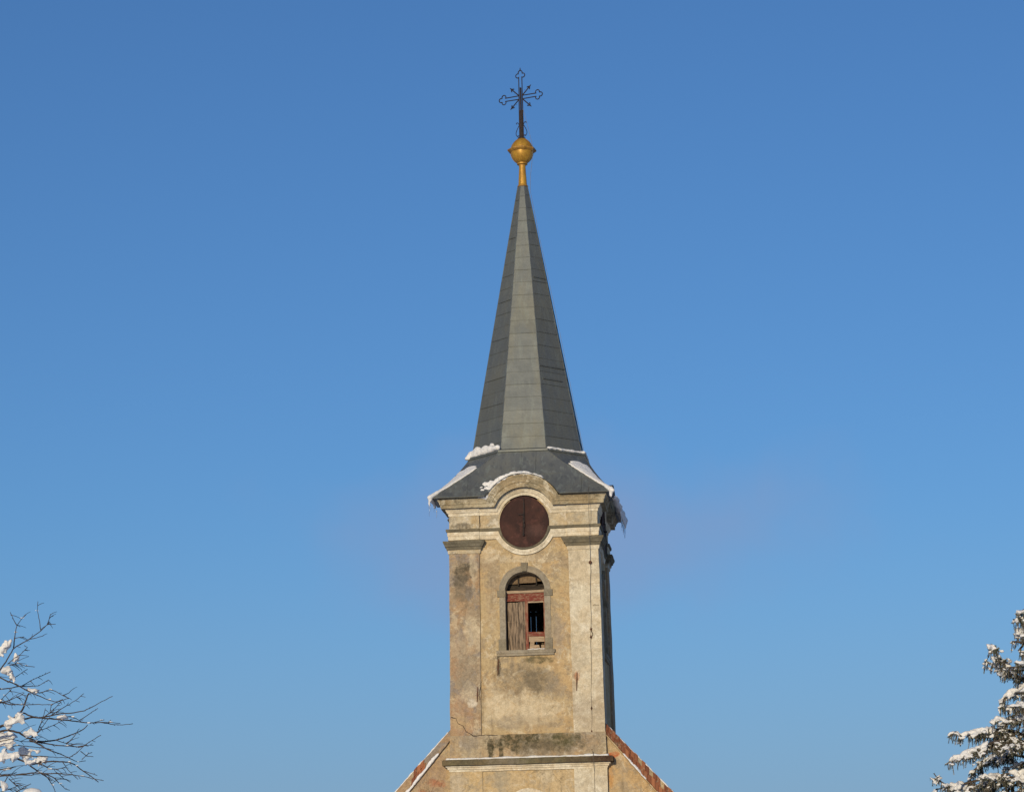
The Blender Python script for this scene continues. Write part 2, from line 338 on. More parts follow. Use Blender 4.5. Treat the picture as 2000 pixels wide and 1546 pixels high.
def sweep(mb, path, prof, hw=2.15, mitre=True):
    """a moulding run along a facade: path of (x, z, y, scale); profile of (up, out)"""
    n = len(path); rows = []
    for i, (x, z, yb, ns) in enumerate(path):
        d0 = V((x-path[i-1][0], z-path[i-1][1])) if i else None
        d1 = V((path[i+1][0]-x, path[i+1][1]-z)) if i < n-1 else None
        if d0 is not None and d0.length < 1e-6: d0 = None
        if d1 is not None and d1.length < 1e-6: d1 = None
        d0 = (d0 or d1).normalized(); d1 = (d1 or d0).normalized()
        n0, n1 = V((-d0.y, d0.x)), V((-d1.y, d1.x))
        mm = (n0+n1); mm = mm/max(.35, mm.dot(n0))
        row = []
        for (u, o) in prof:
            xx = x+mm.x*u*ns
            if mitre and i == 0: xx = -hw-o
            if mitre and i == n-1: xx = hw+o
            row.append((xx, yb-o, z+mm.y*u*ns))
        rows.append(row)
    mb.grid(rows)
    return mb
def fill(path, step=.2):
    out = [path[0]]
    for a, b in zip(path, path[1:]):
        L = sqrt((a[0]-b[0])**2+(a[1]-b[1])**2); k = max(1, int(L/step))
        out += [tuple(a[j]+(b[j]-a[j])*i/k for j in range(4)) for i in range(1, k+1)]
    return out
XC = .03
def belt(z, arc=None, brk=True, yb=.03, scale=None, n=20):
    """horizontal belt across a face, stepping forward over the corner piers; arc=(cz, radius, up)"""
    L = [(-2.15, z, 0, 1), (-1.275, z, 0, 1), (-1.265, z, yb, 1)] if brk else [(-2.15, z, 0, 1)]
    Rr = [(1.265, z, yb, 1), (1.275, z, 0, 1), (2.15, z, 0, 1)] if brk else [(2.15, z, 0, 1)]
    if not brk: yb = 0
    mid = []
    if arc:
        cz, r, up = arc; h = z-cz; dx = sqrt(r*r-h*h)
        a0 = math.atan2(h, -dx); a1 = math.atan2(h, dx)
        if not up and a0 > 0: a0 -= 2*pi
        if up and a0 < 0: a0 += 2*pi
        if not up: a0 = a0 if a0 < 0 else a0-2*pi
        for i in range(n+1):
            t = i/n; a = a0+(a1-a0)*t
            sc_ = 1 if scale is None else 1+(scale-1)*sin(pi*t)**.6
            mid.append((XC+r*cos(a), cz+r*sin(a), yb, sc_))
    return fill(L+mid+Rr)

# ------------------------------------------------------------------ object kit
def tag(o, label=None, cat=None, group=None, kind=None):
    if label: o['label'] = label
    if cat: o['category'] = cat
    if group: o['group'] = group
    if kind: o['kind'] = kind
    return o
def empty(name, loc, label, cat, group=None):
    o = bpy.data.objects.new(name, None); C.objects.link(o); o.location = loc
    o.empty_display_size = .3
    return tag(o, label, cat, group)

# ================================================================== GROUND
g = G('snow_ground'); gn = g.noise(.4, 6, .6); g.bump(gn, .6, .2)
gm = g.done(g.mix(gn, (.74, .75, .78), (.84, .84, .85)), .8)
mb = MB(); K = 60
def gh(x, y): return noise.noise(V((x*.03, y*.03, 0)))*.5*min(1, (abs(x)+abs(y-10))/60) - .02
xs = [-3000, -1200, -500]+[-240+8*i for i in range(K+1)]+[500, 1200, 3000]
mb.grid([[(x, y, gh(x, y) if abs(x) < 260 and abs(y) < 260 else -.02) for x in xs] for y in xs])
tag(mb.build('ground', gm, smooth=True), 'snow covered ground below the church and trees', 'ground', kind='structure')

# ================================================================== CHURCH
church = empty('church', (0, 0, 0), 'old ochre plastered church tower with rusty clock and pointed grey metal spire', 'church')

# ---- walls of the shaft, each with its arched belfry opening
def arch_z(x, hw=.56, spring=12.52, rise=.52): return spring+rise*sqrt(max(0, 1-(x/hw)**2))
mb = MB()
Y0, Y1, ZB, ZT, SZ = .06, .5, 7.9, 15.1, 10.8
def vstrip(mb, xa, xb, za, zb, y):
    k = max(1, int((zb[0]-za[0])/.22))
    mb.grid([[(xa, y, za[0]+(zb[0]-za[0])*i/k), (xb, y, za[1]+(zb[1]-za[1])*i/k)] for i in range(k+1)])
xs_out = [-1.5+i*.235 for i in range(5)]
for y in (Y0, Y1):
    for a, b in zip(xs_out, xs_out[1:]):
        vstrip(mb, a, b, (ZB, ZB), (ZT, ZT), y); vstrip(mb, -b, -a, (ZB, ZB), (ZT, ZT), y)
    N = 16; ex = [-.56*cos(pi*i/N) for i in range(N+1)]
    for a, b in zip(ex, ex[1:]):
        vstrip(mb, a, b, (ZB, ZB), (SZ, SZ), y); vstrip(mb, a, b, (arch_z(a), arch_z(b)), (ZT, ZT), y)
ring = [(-.56, SZ)]+[(-.56, SZ+(12.52-SZ)*i/6) for i in range(1, 6)]+[(x, arch_z(x)) for x in ex]+[(.56, SZ+(12.52-SZ)*i/6) for i in range(5, 0, -1)]+[(.56, SZ)]
mb.grid([[(x, y, z) for x, z in ring] for y in (Y0, .2, .35, Y1)], close=True)
mb.rot4()
mb.build('tower_wall', M['panel'], church, wp=True)
# floor and ceiling of the bell chamber keep it dark
mb = MB(); mb.box(-1.75, 1.75, .4, 3.9, 10.3, 10.4, 1); mb.build('chamber_floor', M['inner'], church, wp=True)
mb = MB(); mb.box(-1.75, 1.75, .4, 3.9, 14.2, 14.3, 1); mb.build('chamber_ceiling', M['inner'], church, wp=True)

# ---- corner piers with capitals
for k, mat in ((0, 'pier_grey'), (1, 'pier_light'), (2, 'pier_grey'), (3, 'pier_grey')):
    mb = MB(); mb.box(-2.15, -1.28, 0, .87, 8.40, 14.02, .14)
    mb.xform(lambda p: turn(p, k)); p = mb.build('pilaster', M[mat], church, wp=True)
    prof = [(13.61, -.05), (13.61, .022), (13.66, .035), (13.715, .04), (13.72, .065), (13.75, .075), (13.80, .085), (13.81, .115), (13.86, .13), (13.915, .165), (13.968, .172), (13.972, -.05)]
    mb = MB(); rings = []
    for z, o in prof:
        pts = []; x0, x1, y0, y1 = -2.15-o, -1.28+o, -o, .87+o; c = [(x0, y0), (x1, y0), (x1, y1), (x0, y1)]
        for i in range(4):
            a, b = c[i], c[(i+1) % 4]; pts += [(a[0]+(b[0]-a[0])*t/6, a[1]+(b[1]-a[1])*t/6, z) for t in range(6)]
        rings.append(pts)
    mb.grid(rings, close=True); mb.xform(lambda q: turn(q, k)); 
    neck = [(f, t) for f, t in zip(mb.f, mb.t)]
    n24 = 24
    cap = MB(); cap.v = mb.v; cap.f = mb.f[n24*4:]; cap.t = mb.t[n24*4:]
    nk = MB(); nk.v = mb.v; nk.f = mb.f[:n24*4]; nk.t = mb.t[:n24*4]
    cap.build('capital', M['stone'], p, wp=True)
    nk.build('necking', M['lime'] if k != 1 else M['pier_light'], p, wp=True)

# ---- entablature
mb = MB(); sweep(mb, belt(14.0, brk=True), [(0, -.08), (0, 0), (.2, 0), (.4, 0), (.6, 0), (.75, 0), (.95, 0), (.95, -.08)]); mb.rot4()
mb.build('frieze', M['lime'], church, wp=True)
mb = MB(); sweep(mb, belt(14.01, (14.45, .93, False), scale=.62), [(0, -.09), (0, .03), (.105, .034), (.112, .048), (.222, .052), (.222, -.03)]); mb.rot4()
mb.build('architrave', M['lime_light'], church, wp=True)
mb = MB(); sweep(mb, belt(14.235, (14.45, .785, False), scale=.55), [(0, -.05), (0, .075), (.03, .092), (.085, .095), (.088, -.05)]); mb.rot4()
mb.build('taenia', M['stone'], church, wp=True)
mb = MB(); sweep(mb, belt(14.70, (14.48, .76, True)), [(0, -.03), (0, .02), (.075, .028), (.085, .055), (.15, .085), (.16, .095), (.207, .098), (.207, -.03)]); mb.rot4()
mb.build('bed_moulding', M['lime_light'], church, wp=True)
CORN = belt(14.90, (14.52, .925, True), scale=1.38, brk=False)
mb = MB(); sweep(mb, CORN, [(0, -.02), (.012, .10), (0, .215), (.10, .222), (.108, .245), (.15, .25), (.215, .29), (.225, .305), (.258, .31), (.26, -.02)]); mb.rot4()
mb.build('cornice', M['cornice'], church, wp=True)

# ---- clocks on the visible faces
def ell_disc(mb, cx, cz, rx, rz, y, th, n=48):
    ring = lambda s, yy: [(cx+rx*s*cos(2*pi*i/n), yy, cz+rz*s*sin(2*pi*i/n)) for i in range(n)]
    mb.grid([ring(0.001, y), ring(.35, y), ring(.7, y), ring(.93, y), ring(.96, y-.012), ring(.99, y-.012), ring(1, y+.0), ring(1, y+th)], close=True)
for k in (0, 1, 3):
    mb = MB(); ell_disc(mb, XC, 14.455, .715, .752, -.02, .1); mb.xform(lambda p: turn(p, k))
    cf = mb.build('clock_face', M['clock'], church, wp=True)
    mb = MB()   # long hand up, slim and tapering
    mb.box(XC-.004, XC+.026, -.075, -.06, 14.40, 15.02, .3); mb.box(XC+.002, XC+.02, -.074, -.061, 15.02, 15.16, .3); mb.box(XC-.012, XC+.034, -.076, -.059, 14.3, 14.42, .2)
    mb.xform(lambda p: turn(p, k)); mb.build('minute_hand', M['iron'], cf, wp=True)
    mb = MB()
    mb.box(XC-.022, XC+.002, -.098, -.084, 14.13, 14.70, .3)
    mb.box(XC-.036, XC+.014, -.099, -.083, 14.06, 14.13, .3); mb.box(XC-.15, XC-.03, -.06, -.03, 14.66, 14.69, .2); mb.tube([(XC, -.12, 14.455), (XC, 0, 14.455)], .03, 10)
    mb.xform(lambda p: turn(p, k)); mb.build('hour_hand', M['iron'], cf, wp=True)

# ---- belfry windows
def window(k, front):
    o = bpy.data.objects.new('belfry_window', None); C.objects.link(o); o.parent = church
    def fin(mb, n, m, par=o): 
        mb.xform(lambda p: turn(p, k)); return mb.build(n, m, par, wp=True)
    mb = MB()
    N = 20; inn = [(-.56*cos(pi*i/N), 12.52+.52*sin(pi*i/N)) for i in range(N+1)]; out = [(-.735*cos(pi*i/N), 12.52+.695*sin(pi*i/N)) for i in range(N+1)]
    mid = [(-.69*cos(pi*i/N), 12.52+.65*sin(pi*i/N)) for i in range(N+1)]
    mb.grid([[(x, .10, z) for x, z in out], [(x, .028, z) for x, z in out], [(x, .028, z) for x, z in mid], [(x, .036, z) for x, z in mid], [(x, .036, z) for x, z in inn], [(x, .30, z) for x, z in inn]])
    for s in (-1, 1):
        bx = lambda a, b, *r: mb.box(min(s*a, s*b), max(s*a, s*b), *r)
        bx(.555, .725, .032, .30, 11.13, 12.335, .2)
    fin(mb, 'surround', M['frame_stone'])
    for s in (-1, 1):
        mb = MB(); mb.box(min(s*.545, s*.765), max(s*.545, s*.765), .018, .30, 10.81, 11.13, .2); fin(mb, 'base_block', M['frame_dark'])
        mb = MB(); mb.box(min(s*.545, s*.785), max(s*.545, s*.785), .004, .30, 12.335, 12.515, .2); fin(mb, 'impost', M['frame_dark'])
    mb = MB(); ks = [(-.07, 13.05), (.07, 13.05), (.095, 13.30), (-.095, 13.30)]
    mb.grid([[(x, y, z) for x, z in ks] for y in (-.012, .09)], close=True); mb.add([(x, -.012, z) for x, z in ks], [(0, 1, 2, 3)])
    fin(mb, 'keystone', M['frame_dark'])
    mb = MB(); mb.box(-.83, .83, -.025, .3, 10.72, 10.806, .2); mb.box(-.80, .80, -.005, .3, 10.65, 10.72, .2)
    fin(mb, 'sill', M['frame_stone'])
    if not front:
        mb = MB()
        for i in range(7):
            a = -.55+i*1.1/7
            x1 = a+1.1/7-(.006 if i not in (1, 2) else .0)
            mb.box(a, x1, .27, .30, 10.81, 12.9 if abs(a+.07) < .4 else 12.75, .6)
        mb.box(-.6, .6, .30, .33, 12.3, 12.42, .6); mb.box(-.6, .6, .30, .33, 11.0, 11.12, .6); mb.box(-.6, .6, .34, .37, 12.45, 13.1, .6)
        fin(mb, 'shutter', M['wood']); return
    # the front window: boards in the arch, red frame, planked left leaf, open right leaf
    mb = MB(); mb.box(-.58, -.205, .42, .45, 12.752, 13.1, .4); mb.box(-.19, .29, .425, .455, 12.77, 13.1, .4); mb.box(.305, .58, .418, .448, 12.80, 13.1, .4)
    mb.xform(lambda p: V((p.x, p.y, p.z+.02*p.x)))
    fin(mb, 'arch_board', M['board'])
    mb = MB(); mb.box(-.58, .58, .455, .6, 12.5, 12.72, .4); mb.box(-.225, -.19, .36, .42, 12.7, 12.95, .4); mb.box(.29, .325, .36, .42, 12.7, 12.99, .4)
    mb.box(-.3, .02, .43, .452, 12.56, 12.67, .4); mb.box(.17, .42, .435, .455, 12.57, 12.68, .4)
    fin(mb, 'beam', M['wood_dark'])
    mb = MB(); mb.box(-.56, .56, .22, .33, 12.455, 12.53, .3); mb.xform(lambda p: V((p.x, p.y, p.z+.012*p.x)))
    fin(mb, 'transom', M['wood_light'])
    mb = MB(); mb.box(-.555, .005, .262, .31, 12.225, 12.452, .3); mb.box(.012, .555, .256, .31, 12.215, 12.455, .3); mb.box(-.52, -.06, .252, .265, 12.225, 12.33, .3)
    fin(mb, 'head_rail', M['wood_red'])
    lf = MB(); lf.box(-.52, -.222, .272, .30, 10.815, 12.195, .3); lf.box(-.213, -.022, .268, .298, 10.815, 12.21, .3); lf.box(-.525, -.215, .262, .272, 11.62, 11.645, .3)
    lf.xform(lambda p: V((p.x+(12.2-p.z)*.012, p.y, p.z)))
    fin(lf, 'shutter', M['wood'])
    sa = MB(); sa.box(-.015, .062, .25, .31, 10.815, 12.35, .3); sa.box(.508, .556, .255, .31, 10.815, 12.22, .3); sa.box(.02, .07, .262, .31, 10.815, 11.1, .3)
    sash = fin(sa, 'sash_frame', M['wood_red_v'])
    mb = MB(); mb.box(.062, .508, .262, .30, 12.176, 12.214, .3); fin(mb, 'sash_rail', M['wood_light'])
    mb = MB(); mb.box(.062, .508, .258, .30, 11.215, 11.34, .3)
    fin(mb, 'sash_rail', M['wood_red'])
    mb = MB(); mb.box(.075, .508, .266, .30, 11.065, 11.21, .3); 
    for a, b, tl in ((.075, .20, -.03), (.215, .30, .06), (.31, .40, .08), (.41, .5, .0)):
        k2 = MB(); k2.box(a, b, .275, .295, 10.82, 10.975 if a > .2 else 11.07, .3); k2.xform(lambda p: V((p.x-(p.z-10.82)*tl*4, p.y, p.z))); mb.add(k2.v, k2.f)
    fin(mb, 'sash_panel', M['wood_light'])
for k in (0, 1, 2, 3): window(k, k == 0)

# ---- base band, string course, lower facade
mb = MB(); mb.box(-2.16, 2.16, -.012, 4.312, 7.72, 8.445, .16); mb.build('base_band', M['base'], church, wp=True)
def band(prof, hw):
    mb = MB(); rows = []
    for z, o in prof:
        pts = []; c = [(-hw-o, -o), (hw+o, -o), (hw+o, 4.3+o), (-hw-o, 4.3+o)]
        for i in range(4):
            a, b = c[i], c[(i+1) % 4]; n = 20; pts += [(a[0]+(b[0]-a[0])*t/n, a[1]+(b[1]-a[1])*t/n, z) for t in range(n)]
        rows.append(pts)
    mb.grid(rows, close=True); return mb
band([(7.60, -.1), (7.60, .185), (7.61, .215), (7.68, .222), (7.75, .215), (7.765, .19), (7.772, -.1)], 2.13).build('string_course', M['moss_stone'], church, wp=True)
band([(7.44, -.1), (7.44, .02), (7.49, .03), (7.50, .06), (7.55, .075), (7.56, .11), (7.603, .12), (7.603, -.1)], 2.15).build('string_moulding', M['lime_light'], church, wp=True)
mb = MB(); mb.box(-2.12, 2.12, .03, 4.27, -.1, 7.5, .3); mb.build('lower_wall', M['lower'], church, wp=True)
mb = MB(); mb.box(1.26, 2.16, -.01, .3, -.1, 7.46, .25); mb.build('lower_pilaster', M['pier_light'], church, wp=True)
mb = MB(); mb.box(-2.16, -1.26, -.01, .3, -.1, 7.46, .25); mb.build('lower_pilaster', M['lower'], church, wp=True)
# window below the string course (only its hood shows at the bottom edge)
lw = bpy.data.objects.new('facade_window', None); C.objects.link(lw); lw.parent = church
mb = MB(); N = 24; pr = [(.94, .10), (.94, -.055), (.90, -.075), (.86, -.06), (.80, -.03), (.80, .10)]
mb.grid([[(r*cos(pi*i/N)*.85, y, 6.0+r*sin(pi*i/N)) for i in range(N+1)] for r, y in pr])
for s in (-1, 1): mb.box(min(s*.68, s*.80), max(s*.68, s*.80), -.05, .1, 4.2, 6.0, .3)
mb.build('hood_mould', M['lime_light'], lw, wp=True)
mb = MB(); ell_disc(mb, 0, 6.0, .69, .81, .015, .1); mb.box(-.69, .69, .015, .1, 4.2, 6.0, .3); mb.build('pane', M['dark_glass'], lw, wp=True)

# ---- open cracks in the render
for pts in ([(-1.235, 14.93), (-1.29, 14.84), (-1.25, 14.78), (-1.265, 14.6), (-1.25, 14.42), (-1.26, 14.33)], [(-2.13, 8.98), (-1.98, 8.93), (-1.93, 8.8), (-1.78, 8.72), (-1.70, 8.55), (-1.60, 8.50), (-1.5, 8.43), (-1.2, 8.44), (-.8, 8.43)],
            [(1.89, 11.36), (1.86, 11.26), (1.91, 11.2), (1.88, 11.08)], [(-1.28, 9.4), (-1.33, 9.55), (-1.30, 9.75), (-1.27, 10.0)], [(2.1, 12.0), (1.98, 12.02), (1.9, 11.98)]):
    mb = MB(); q = []
    for (xa, za), (xb, zb) in zip(pts, pts[1:]):
        k = max(2, int(math.hypot(xb-xa, zb-za)/.04))
        for i in range(k): t = i/k; p = V((xa+(xb-xa)*t, 0, za+(zb-za)*t)); q.append(p+V((noise.noise(p*19)*.018, 0, noise.noise(p*23+V((4, 0, 0)))*.018)))
    mb.tube(q, [.006+.012*abs(noise.noise(p*6)) for p in q], 5)
    mb.xform(lambda p: V((p.x, (-.003 if p.z > 8.46 else -.014) if abs(p.x) > 1.28 else (.05 if p.z < 14 else .022), p.z)) if False else V((p.x, p.y*.6+((-.002 if p.z > 8.46 else -.013) if (abs(p.x) > 1.28 or p.z < 8.46) else (.056 if p.z < 14 else .024)), p.z)))
    mb.build('crack', M['wood_dark'], church, wp=True)

# ---- iron wall anchors and the lightning cable
for (x, z0, z1, y) in ((-1.39, 9.38, 9.80, -.02), (-.80, 10.1, 10.58, .045), (1.425, 9.60, 10.12, -.02)):
    mb = MB(); mb.tube([(x-.012, y, z0), (x, y-.012, (z0+z1)/2), (x+.012, y, z1)], [.012, .02, .014], 6); mb.tube([(x, y+.06, (z0+z1)/2), (x, y-.03, (z0+z1)/2)], .02, 6)
    mb.build('anchor_bar', M['rust'], church)
mb = MB(); pts = [(1.925, -.50, 15.22), (1.915, -.36, 15.02), (1.91, -.30, 14.85), (1.905, -.16, 14.3), (1.90, -.20, 13.95), (1.90, -.07, 13.6)]
pts += [(1.90-.008*i+.012*sin(i*1.9), -.03, 13.4-i*.42) for i in range(14)]
pts += [(1.84, -.16, 7.85), (1.84, -.27, 7.72), (1.845, -.27, 7.6), (1.85, -.07, 7.35), (1.85, -.06, 5.0), (1.85, -.06, .2)]
mb.tube(pts, .0065, 5); cab = mb.build('lightning_cable', M['cable'], church)
for z, r in ((13.22, .05), (11.1, .035), (11.32, .03), (9.1, .03), (8.45, .028), (7.95, .025), (7.1, .03)):
    x = 1.90-.008*(13.4-z)/.42
    mb = MB(); mb.tube([(x, .02, z), (x, -.03, z), (x+.004, -.055, z)], [r*.7, r, r*.5], 8); mb.tube([(x, -.03, z+.05), (x, -.03, z-.05)], r*.5, 6)
    mb.build('cable_clamp', M['rust'], cab)

# ---- lower roof: octagon to square, swept, with a brow over each clock
def sk(s):
    return .715+1.885*(.93*s+.07*s*s), 1.70+.90*(.82*s+.18*s*s), 16.60-1.42*(1.12*s-.12*s*s)
def brow(x):
    d = x-XC
    return 14.655+sqrt(1.168**2-d*d) if abs(d) < 1.06 else -9
NU, NS = 104, 32
mb = MB(); rows = []; rnd = random.Random(3)
for j in range(NS+1):
    a, b, z = sk(j/NS); row = []
    for i in range(NU+1):
        x = a*(2*i/NU-1); zz = z; y = -b; zb = brow(x)
        if zb > zz: zz = zb; y = max(y, -2.15-.325)
        row.append((x, y+2.15, zz))
    rows.append(row)
edge = rows[-1]
rows.append([(x, y+.003, z-.009) for x, y, z in edge]); rows.append([(x, max(y, -.33)+.25, z-.010) for x, y, z in edge])
mb.grid(rows, .45)
mb.rot4()
for k in range(4):
    P = []
    for j in range(NS+1):
        a, b, z = sk(j/NS); P.append([turn((-a+(a-b)*t/4, -b+(b-a)*t/4+2.15, z), k) for t in range(5)])
    mb.grid(P, .55)
lr = mb.build('lower_roof', M['zinc2'], church)
def on_skirt(u, s, k=0, off=0.0):
    a, b, z = sk(s); x = a*u; zb = brow(x); y = -b
    if zb > z: z = zb
    return turn((x, y+2.15-off, z+off), k)
mb = MB()
for k in range(4):
    for (u0, s0, s1) in ((-.04, .0, .42), (-.60, .35, 1.0), (.66, .45, 1.0), (.30, .0, .45)):
        x0 = u0*sk(s1 if abs(u0) > .5 else .3)[0]
        pts = []
        for i in range(9):
            s = s0+(s1-s0)*i/8; a = sk(s)[0]
            if abs(x0) < a*.99: pts.append(on_skirt(x0/a, s, k, .004))
        mb.tube(pts, .011, 5)
    mb.tube([on_skirt(.33+.4*i/8, .5, k, .003) for i in range(9)], .008, 5)
    for sg in (-1, 1): mb.tube([on_skirt(sg, i/10, k, .0) for i in range(11)], .012, 5)
mb.build('roof_seam', M['zinc2'], lr)

# ---- ring at the foot of the spire
def octa(r, z, rot=0): return [(r/cos(pi/8)*sin(pi/8+pi/4*i+rot), 2.15-r/cos(pi/8)*cos(pi/8+pi/4*i+rot), z) for i in range(8)]
mb = MB(); mb.grid([octa(r, z) for r, z in ((1.58, 16.55), (1.70, 16.585), (1.735, 16.61), (1.74, 16.66), (1.725, 16.675), (1.70, 16.68), (1.58, 16.73))], close=True)
mb.build('spire_ledge', M['zinc'], church)
# ---- spire in courses of lapped sheets
mb = MB(); rnd = random.Random(12)
def srad(z): return 1.605+(0.135-1.605)*((z-16.68)/(25.13-16.68))
for f in range(8):
    a0, a1 = pi/8+pi/4*(f-1), pi/8+pi/4*f
    off = rnd.choice((0, .2)) if f % 2 else .0
    zs = [16.69]; z = 16.69+.406-off*.7
    while z < 25.05: zs.append(z); z += .406*rnd.uniform(.96, 1.04)
    zs.append(25.13)
    for za, zb in zip(zs, zs[1:]):
        bow = rnd.uniform(-.004, .006); dip = rnd.uniform(-.012, .012)
        def row(z, extra, dz=0):
            r = (srad(z)+extra)/cos(pi/8); p, q = V((r*sin(a0), 2.15-r*cos(a0), z)), V((r*sin(a1), 2.15-r*cos(a1), z))
            n = V((sin((a0+a1)/2), -cos((a0+a1)/2), 0))
            return [p+(q-p)*t/4+n*bow*(1 if 0 < t < 4 else 0)+V((0, 0, dz*(t-2)/2*1.0)) for t in range(5)]
        tone = min(1, max(0, .5+rnd.gauss(0, .11)+(.12 if 20.5 < za < 24 else 0)))
        mb.grid([row(za+.004, -.004, 0), row(za-.018, .014, dip*.3), row(za+.03, .012, dip*.3), row((za+zb)/2, .006), row(zb, 0)], tone)
def open_joint(z, t0, t1, th):
    a0, a1 = pi/8, pi/8+pi/4; r = (srad(z)+.012)/cos(pi/8)
    p, q = V((r*sin(a0), 2.15-r*cos(a0), z)), V((r*sin(a1), 2.15-r*cos(a1), z)); n = V((sin(pi/4), -cos(pi/4), 0))
    P0, P1 = p+(q-p)*t0, p+(q-p)*t1
    return [P0-n*.02+V((0, 0, th)), P1-n*.02+V((0, 0, th)), P1+n*.035, P0+n*.03, P0+n*.03-V((0, 0, .006)), P1+n*.035-V((0, 0, .006)), P1-n*.02-V((0, 0, .006)), P0-n*.02-V((0, 0, .006))]
for jz, t0, t1 in ((19.26, .02, .98), (18.86, .1, .8), (22.1, .1, .9)):
    mb.add(open_joint(jz, t0, t1, .05), [(0, 1, 2, 3), (3, 2, 5, 4), (4, 5, 6, 7), (0, 3, 4, 7), (1, 6, 5, 2)], .35)
sp = mb.build('spire', M['zinc'], church, merge=False)
mb = MB()
for f in range(8):
    a = pi/8+pi/4*f
    mb.tube([((srad(z)+.006)/cos(pi/8)*sin(a), 2.15-(srad(z)+.006)/cos(pi/8)*cos(a), z) for z in (16.7, 18.8, 21, 23, 25.1)], .012, 5)
mb.build('hip_seam', M['zinc2'], sp)
mb = MB(); mb.lathe([(.14, 25.1), (.165, 25.11), (.165, 25.135), (.13, 25.15)], (0, 2.15), 16)
mb.build('spire_cap', M['gold_dark'], sp)

# ---- gilded ball on its stem
fn = bpy.data.objects.new('finial', None); C.objects.link(fn); fn.parent = church
mb = MB(); mb.lathe([(.145, 25.13), (.13, 25.2), (.118, 25.4), (.10, 25.72), (.105, 25.80), (.16, 25.82), (.16, 25.86), (.09, 25.88)], (0, 2.15), 20); mb.build('stem', M['gold'], fn, smooth=False)
mb = MB(); pr = []
for i in range(19):
    t = -pi/2+pi*i/18; rz = .40 if t < 0 else .42; pr.append((max(.004, .345*cos(t)**(1.12 if t > 0 else .85) if cos(t) > 1e-6 else .004), 26.24+rz*sin(t)))
N = 32; mb.grid([[(r*(1+.012*abs(cos(4*2*pi*k/N)))*cos(2*pi*k/N), 2.15+r*(1+.012*abs(cos(4*2*pi*k/N)))*sin(2*pi*k/N), z) for k in range(N)] for r, z in pr], close=True)
ball = mb.build('ball', M['gold'], fn, smooth=True)
mb = MB(); mb.grid([[(r*cos(2*pi*k/8+.25), 2.15+r*sin(2*pi*k/8+.25), z) for k in range(8)] for r, z in ((.33, 26.17), (.40, 26.215), (.445, 26.25), (.445, 26.285), (.40, 26.305), (.33, 26.325))], close=True)
mb.build('rim', M['gold_dark'], ball)
mb = MB()
for kk in range(8):
    a = 2*pi*kk/8+.1; mb.tube([((r+.004)*cos(a), 2.15+(r+.004)*sin(a), z) for r, z in pr[1:-1]], .006, 4)
mb.build('ball_seam', M['gold_dark'], ball)

# ---- wrought iron cross, turned a little on its axis
cr = bpy.data.objects.new('cross', None); C.objects.link(cr); cr.parent = church
CA = R(18)
def X(u, z, d=0): return V((u*cos(CA)+d*sin(CA), 2.15-u*sin(CA)+d*cos(CA), z))
CZ = 27.97
def trefoil(cx, cz, ang, r=.066):
    """open outline of a trefoil arm end, in cross coordinates"""
    pts = []
    for (ox, oz, a0, a1) in ((.00, .075, -20, 200), (.085, .0, -110, 110), (.0, -.075, -200, 20)):
        seg = [(ox*1.12+r*cos(R(a)), oz*1.14+r*sin(R(a))) for a in [a0+(a1-a0)*i/10 for i in range(11)]]
        pts.append(seg)
    full = pts[0][::-1]+pts[1][::-1]+pts[2][::-1]
    ca, sa = cos(ang), sin(ang)
    return [(cx+p*ca-q*sa, cz+p*sa+q*ca) for p, q in full]
mb = MB(); rb = .0155
for ang, L in ((0, .56), (pi, .56), (pi/2, .70)):
    ca, sa = cos(ang), sin(ang)
    tl = trefoil(L*ca, CZ+L*sa, ang)
    for s in (-1, 1):
        e = (L-.04); mb.tube([X(.07*ca-s*.055*sa, CZ+.07*sa+s*.055*ca), X(e*ca-s*.052*sa, CZ+e*sa+s*.052*ca)], rb, 6)
    mb.tube([X(u, z) for u, z in tl], rb, 6)
for s in (-1, 1):
    mb.tube([X(s*.055, CZ+.1), X(s*.058, CZ-.4), X(s*.06, 26.7)], rb*1.15, 6)
mb.tube([X(0, CZ+.85), X(0, CZ+.92), X(0, 28.93)], [.022, .014, .003], 6)
mb.build('cross_outline', M['iron'], cr)
mb = MB(); bxs = [(-.052, .052, 26.62, 27.55), (-.017, .017, 27.55, 28.28)]
for a, b, z0, z1 in bxs:
    q = MB(); q.box(a, b, -.03, .03, z0, z1, 1); q.xform(lambda p: X(p.x, p.z, p.y)); mb.add(q.v, q.f)
mb.lathe([(.09, 26.62), (.12, 26.63), (.12, 26.66), (.06, 26.68)], (0, 2.15), 12)
mb.build('cross_post', M['iron'], cr)
for ang in (45, 135, 225, 315):
    mb = MB(); a = R(ang if ang < 180 else ang); d = (cos(a), sin(a)); P = lambda r, t: X(r*d[0]-t*d[1], CZ+r*d[1]+t*d[0])
    mb.tube([P(.09, 0), P(.40, 0)], .018, 6); mb.tube([P(.36, -.055), P(.44, 0), P(.36, .055)], .02, 6); mb.tube([P(.40, 0), P(.50, 0)], [.03, .006], 6); mb.tube([P(.25, .05), P(.25, .055)], .012, 5)
    mb.build('ray', M['iron'], cr)
for s in (-1, 1):
    mb = MB(); pts = []
    for i in range(16): t = i/15; pts.append(X(s*(.07+.135*sin(pi*min(1, t*1.05)**.75)**.8*(1-.5*t)), 26.70+.40*t))
    for i in range(10): a = i/9*4.2; r = .04*(1-i/14); pts.append(X(s*(.115+.045-r*cos(a)-.02), 27.12+.02+r*sin(a)))
    mb.tube(pts, .011, 5); q = [X(s*(.09+.05*cos(a/3)*(1-a/16)), 26.72+.05*sin(a/3)*(1-a/16)) for a in range(14)]; mb.tube(q, .010, 5)
    mb.build('scroll', M['iron'], cr)
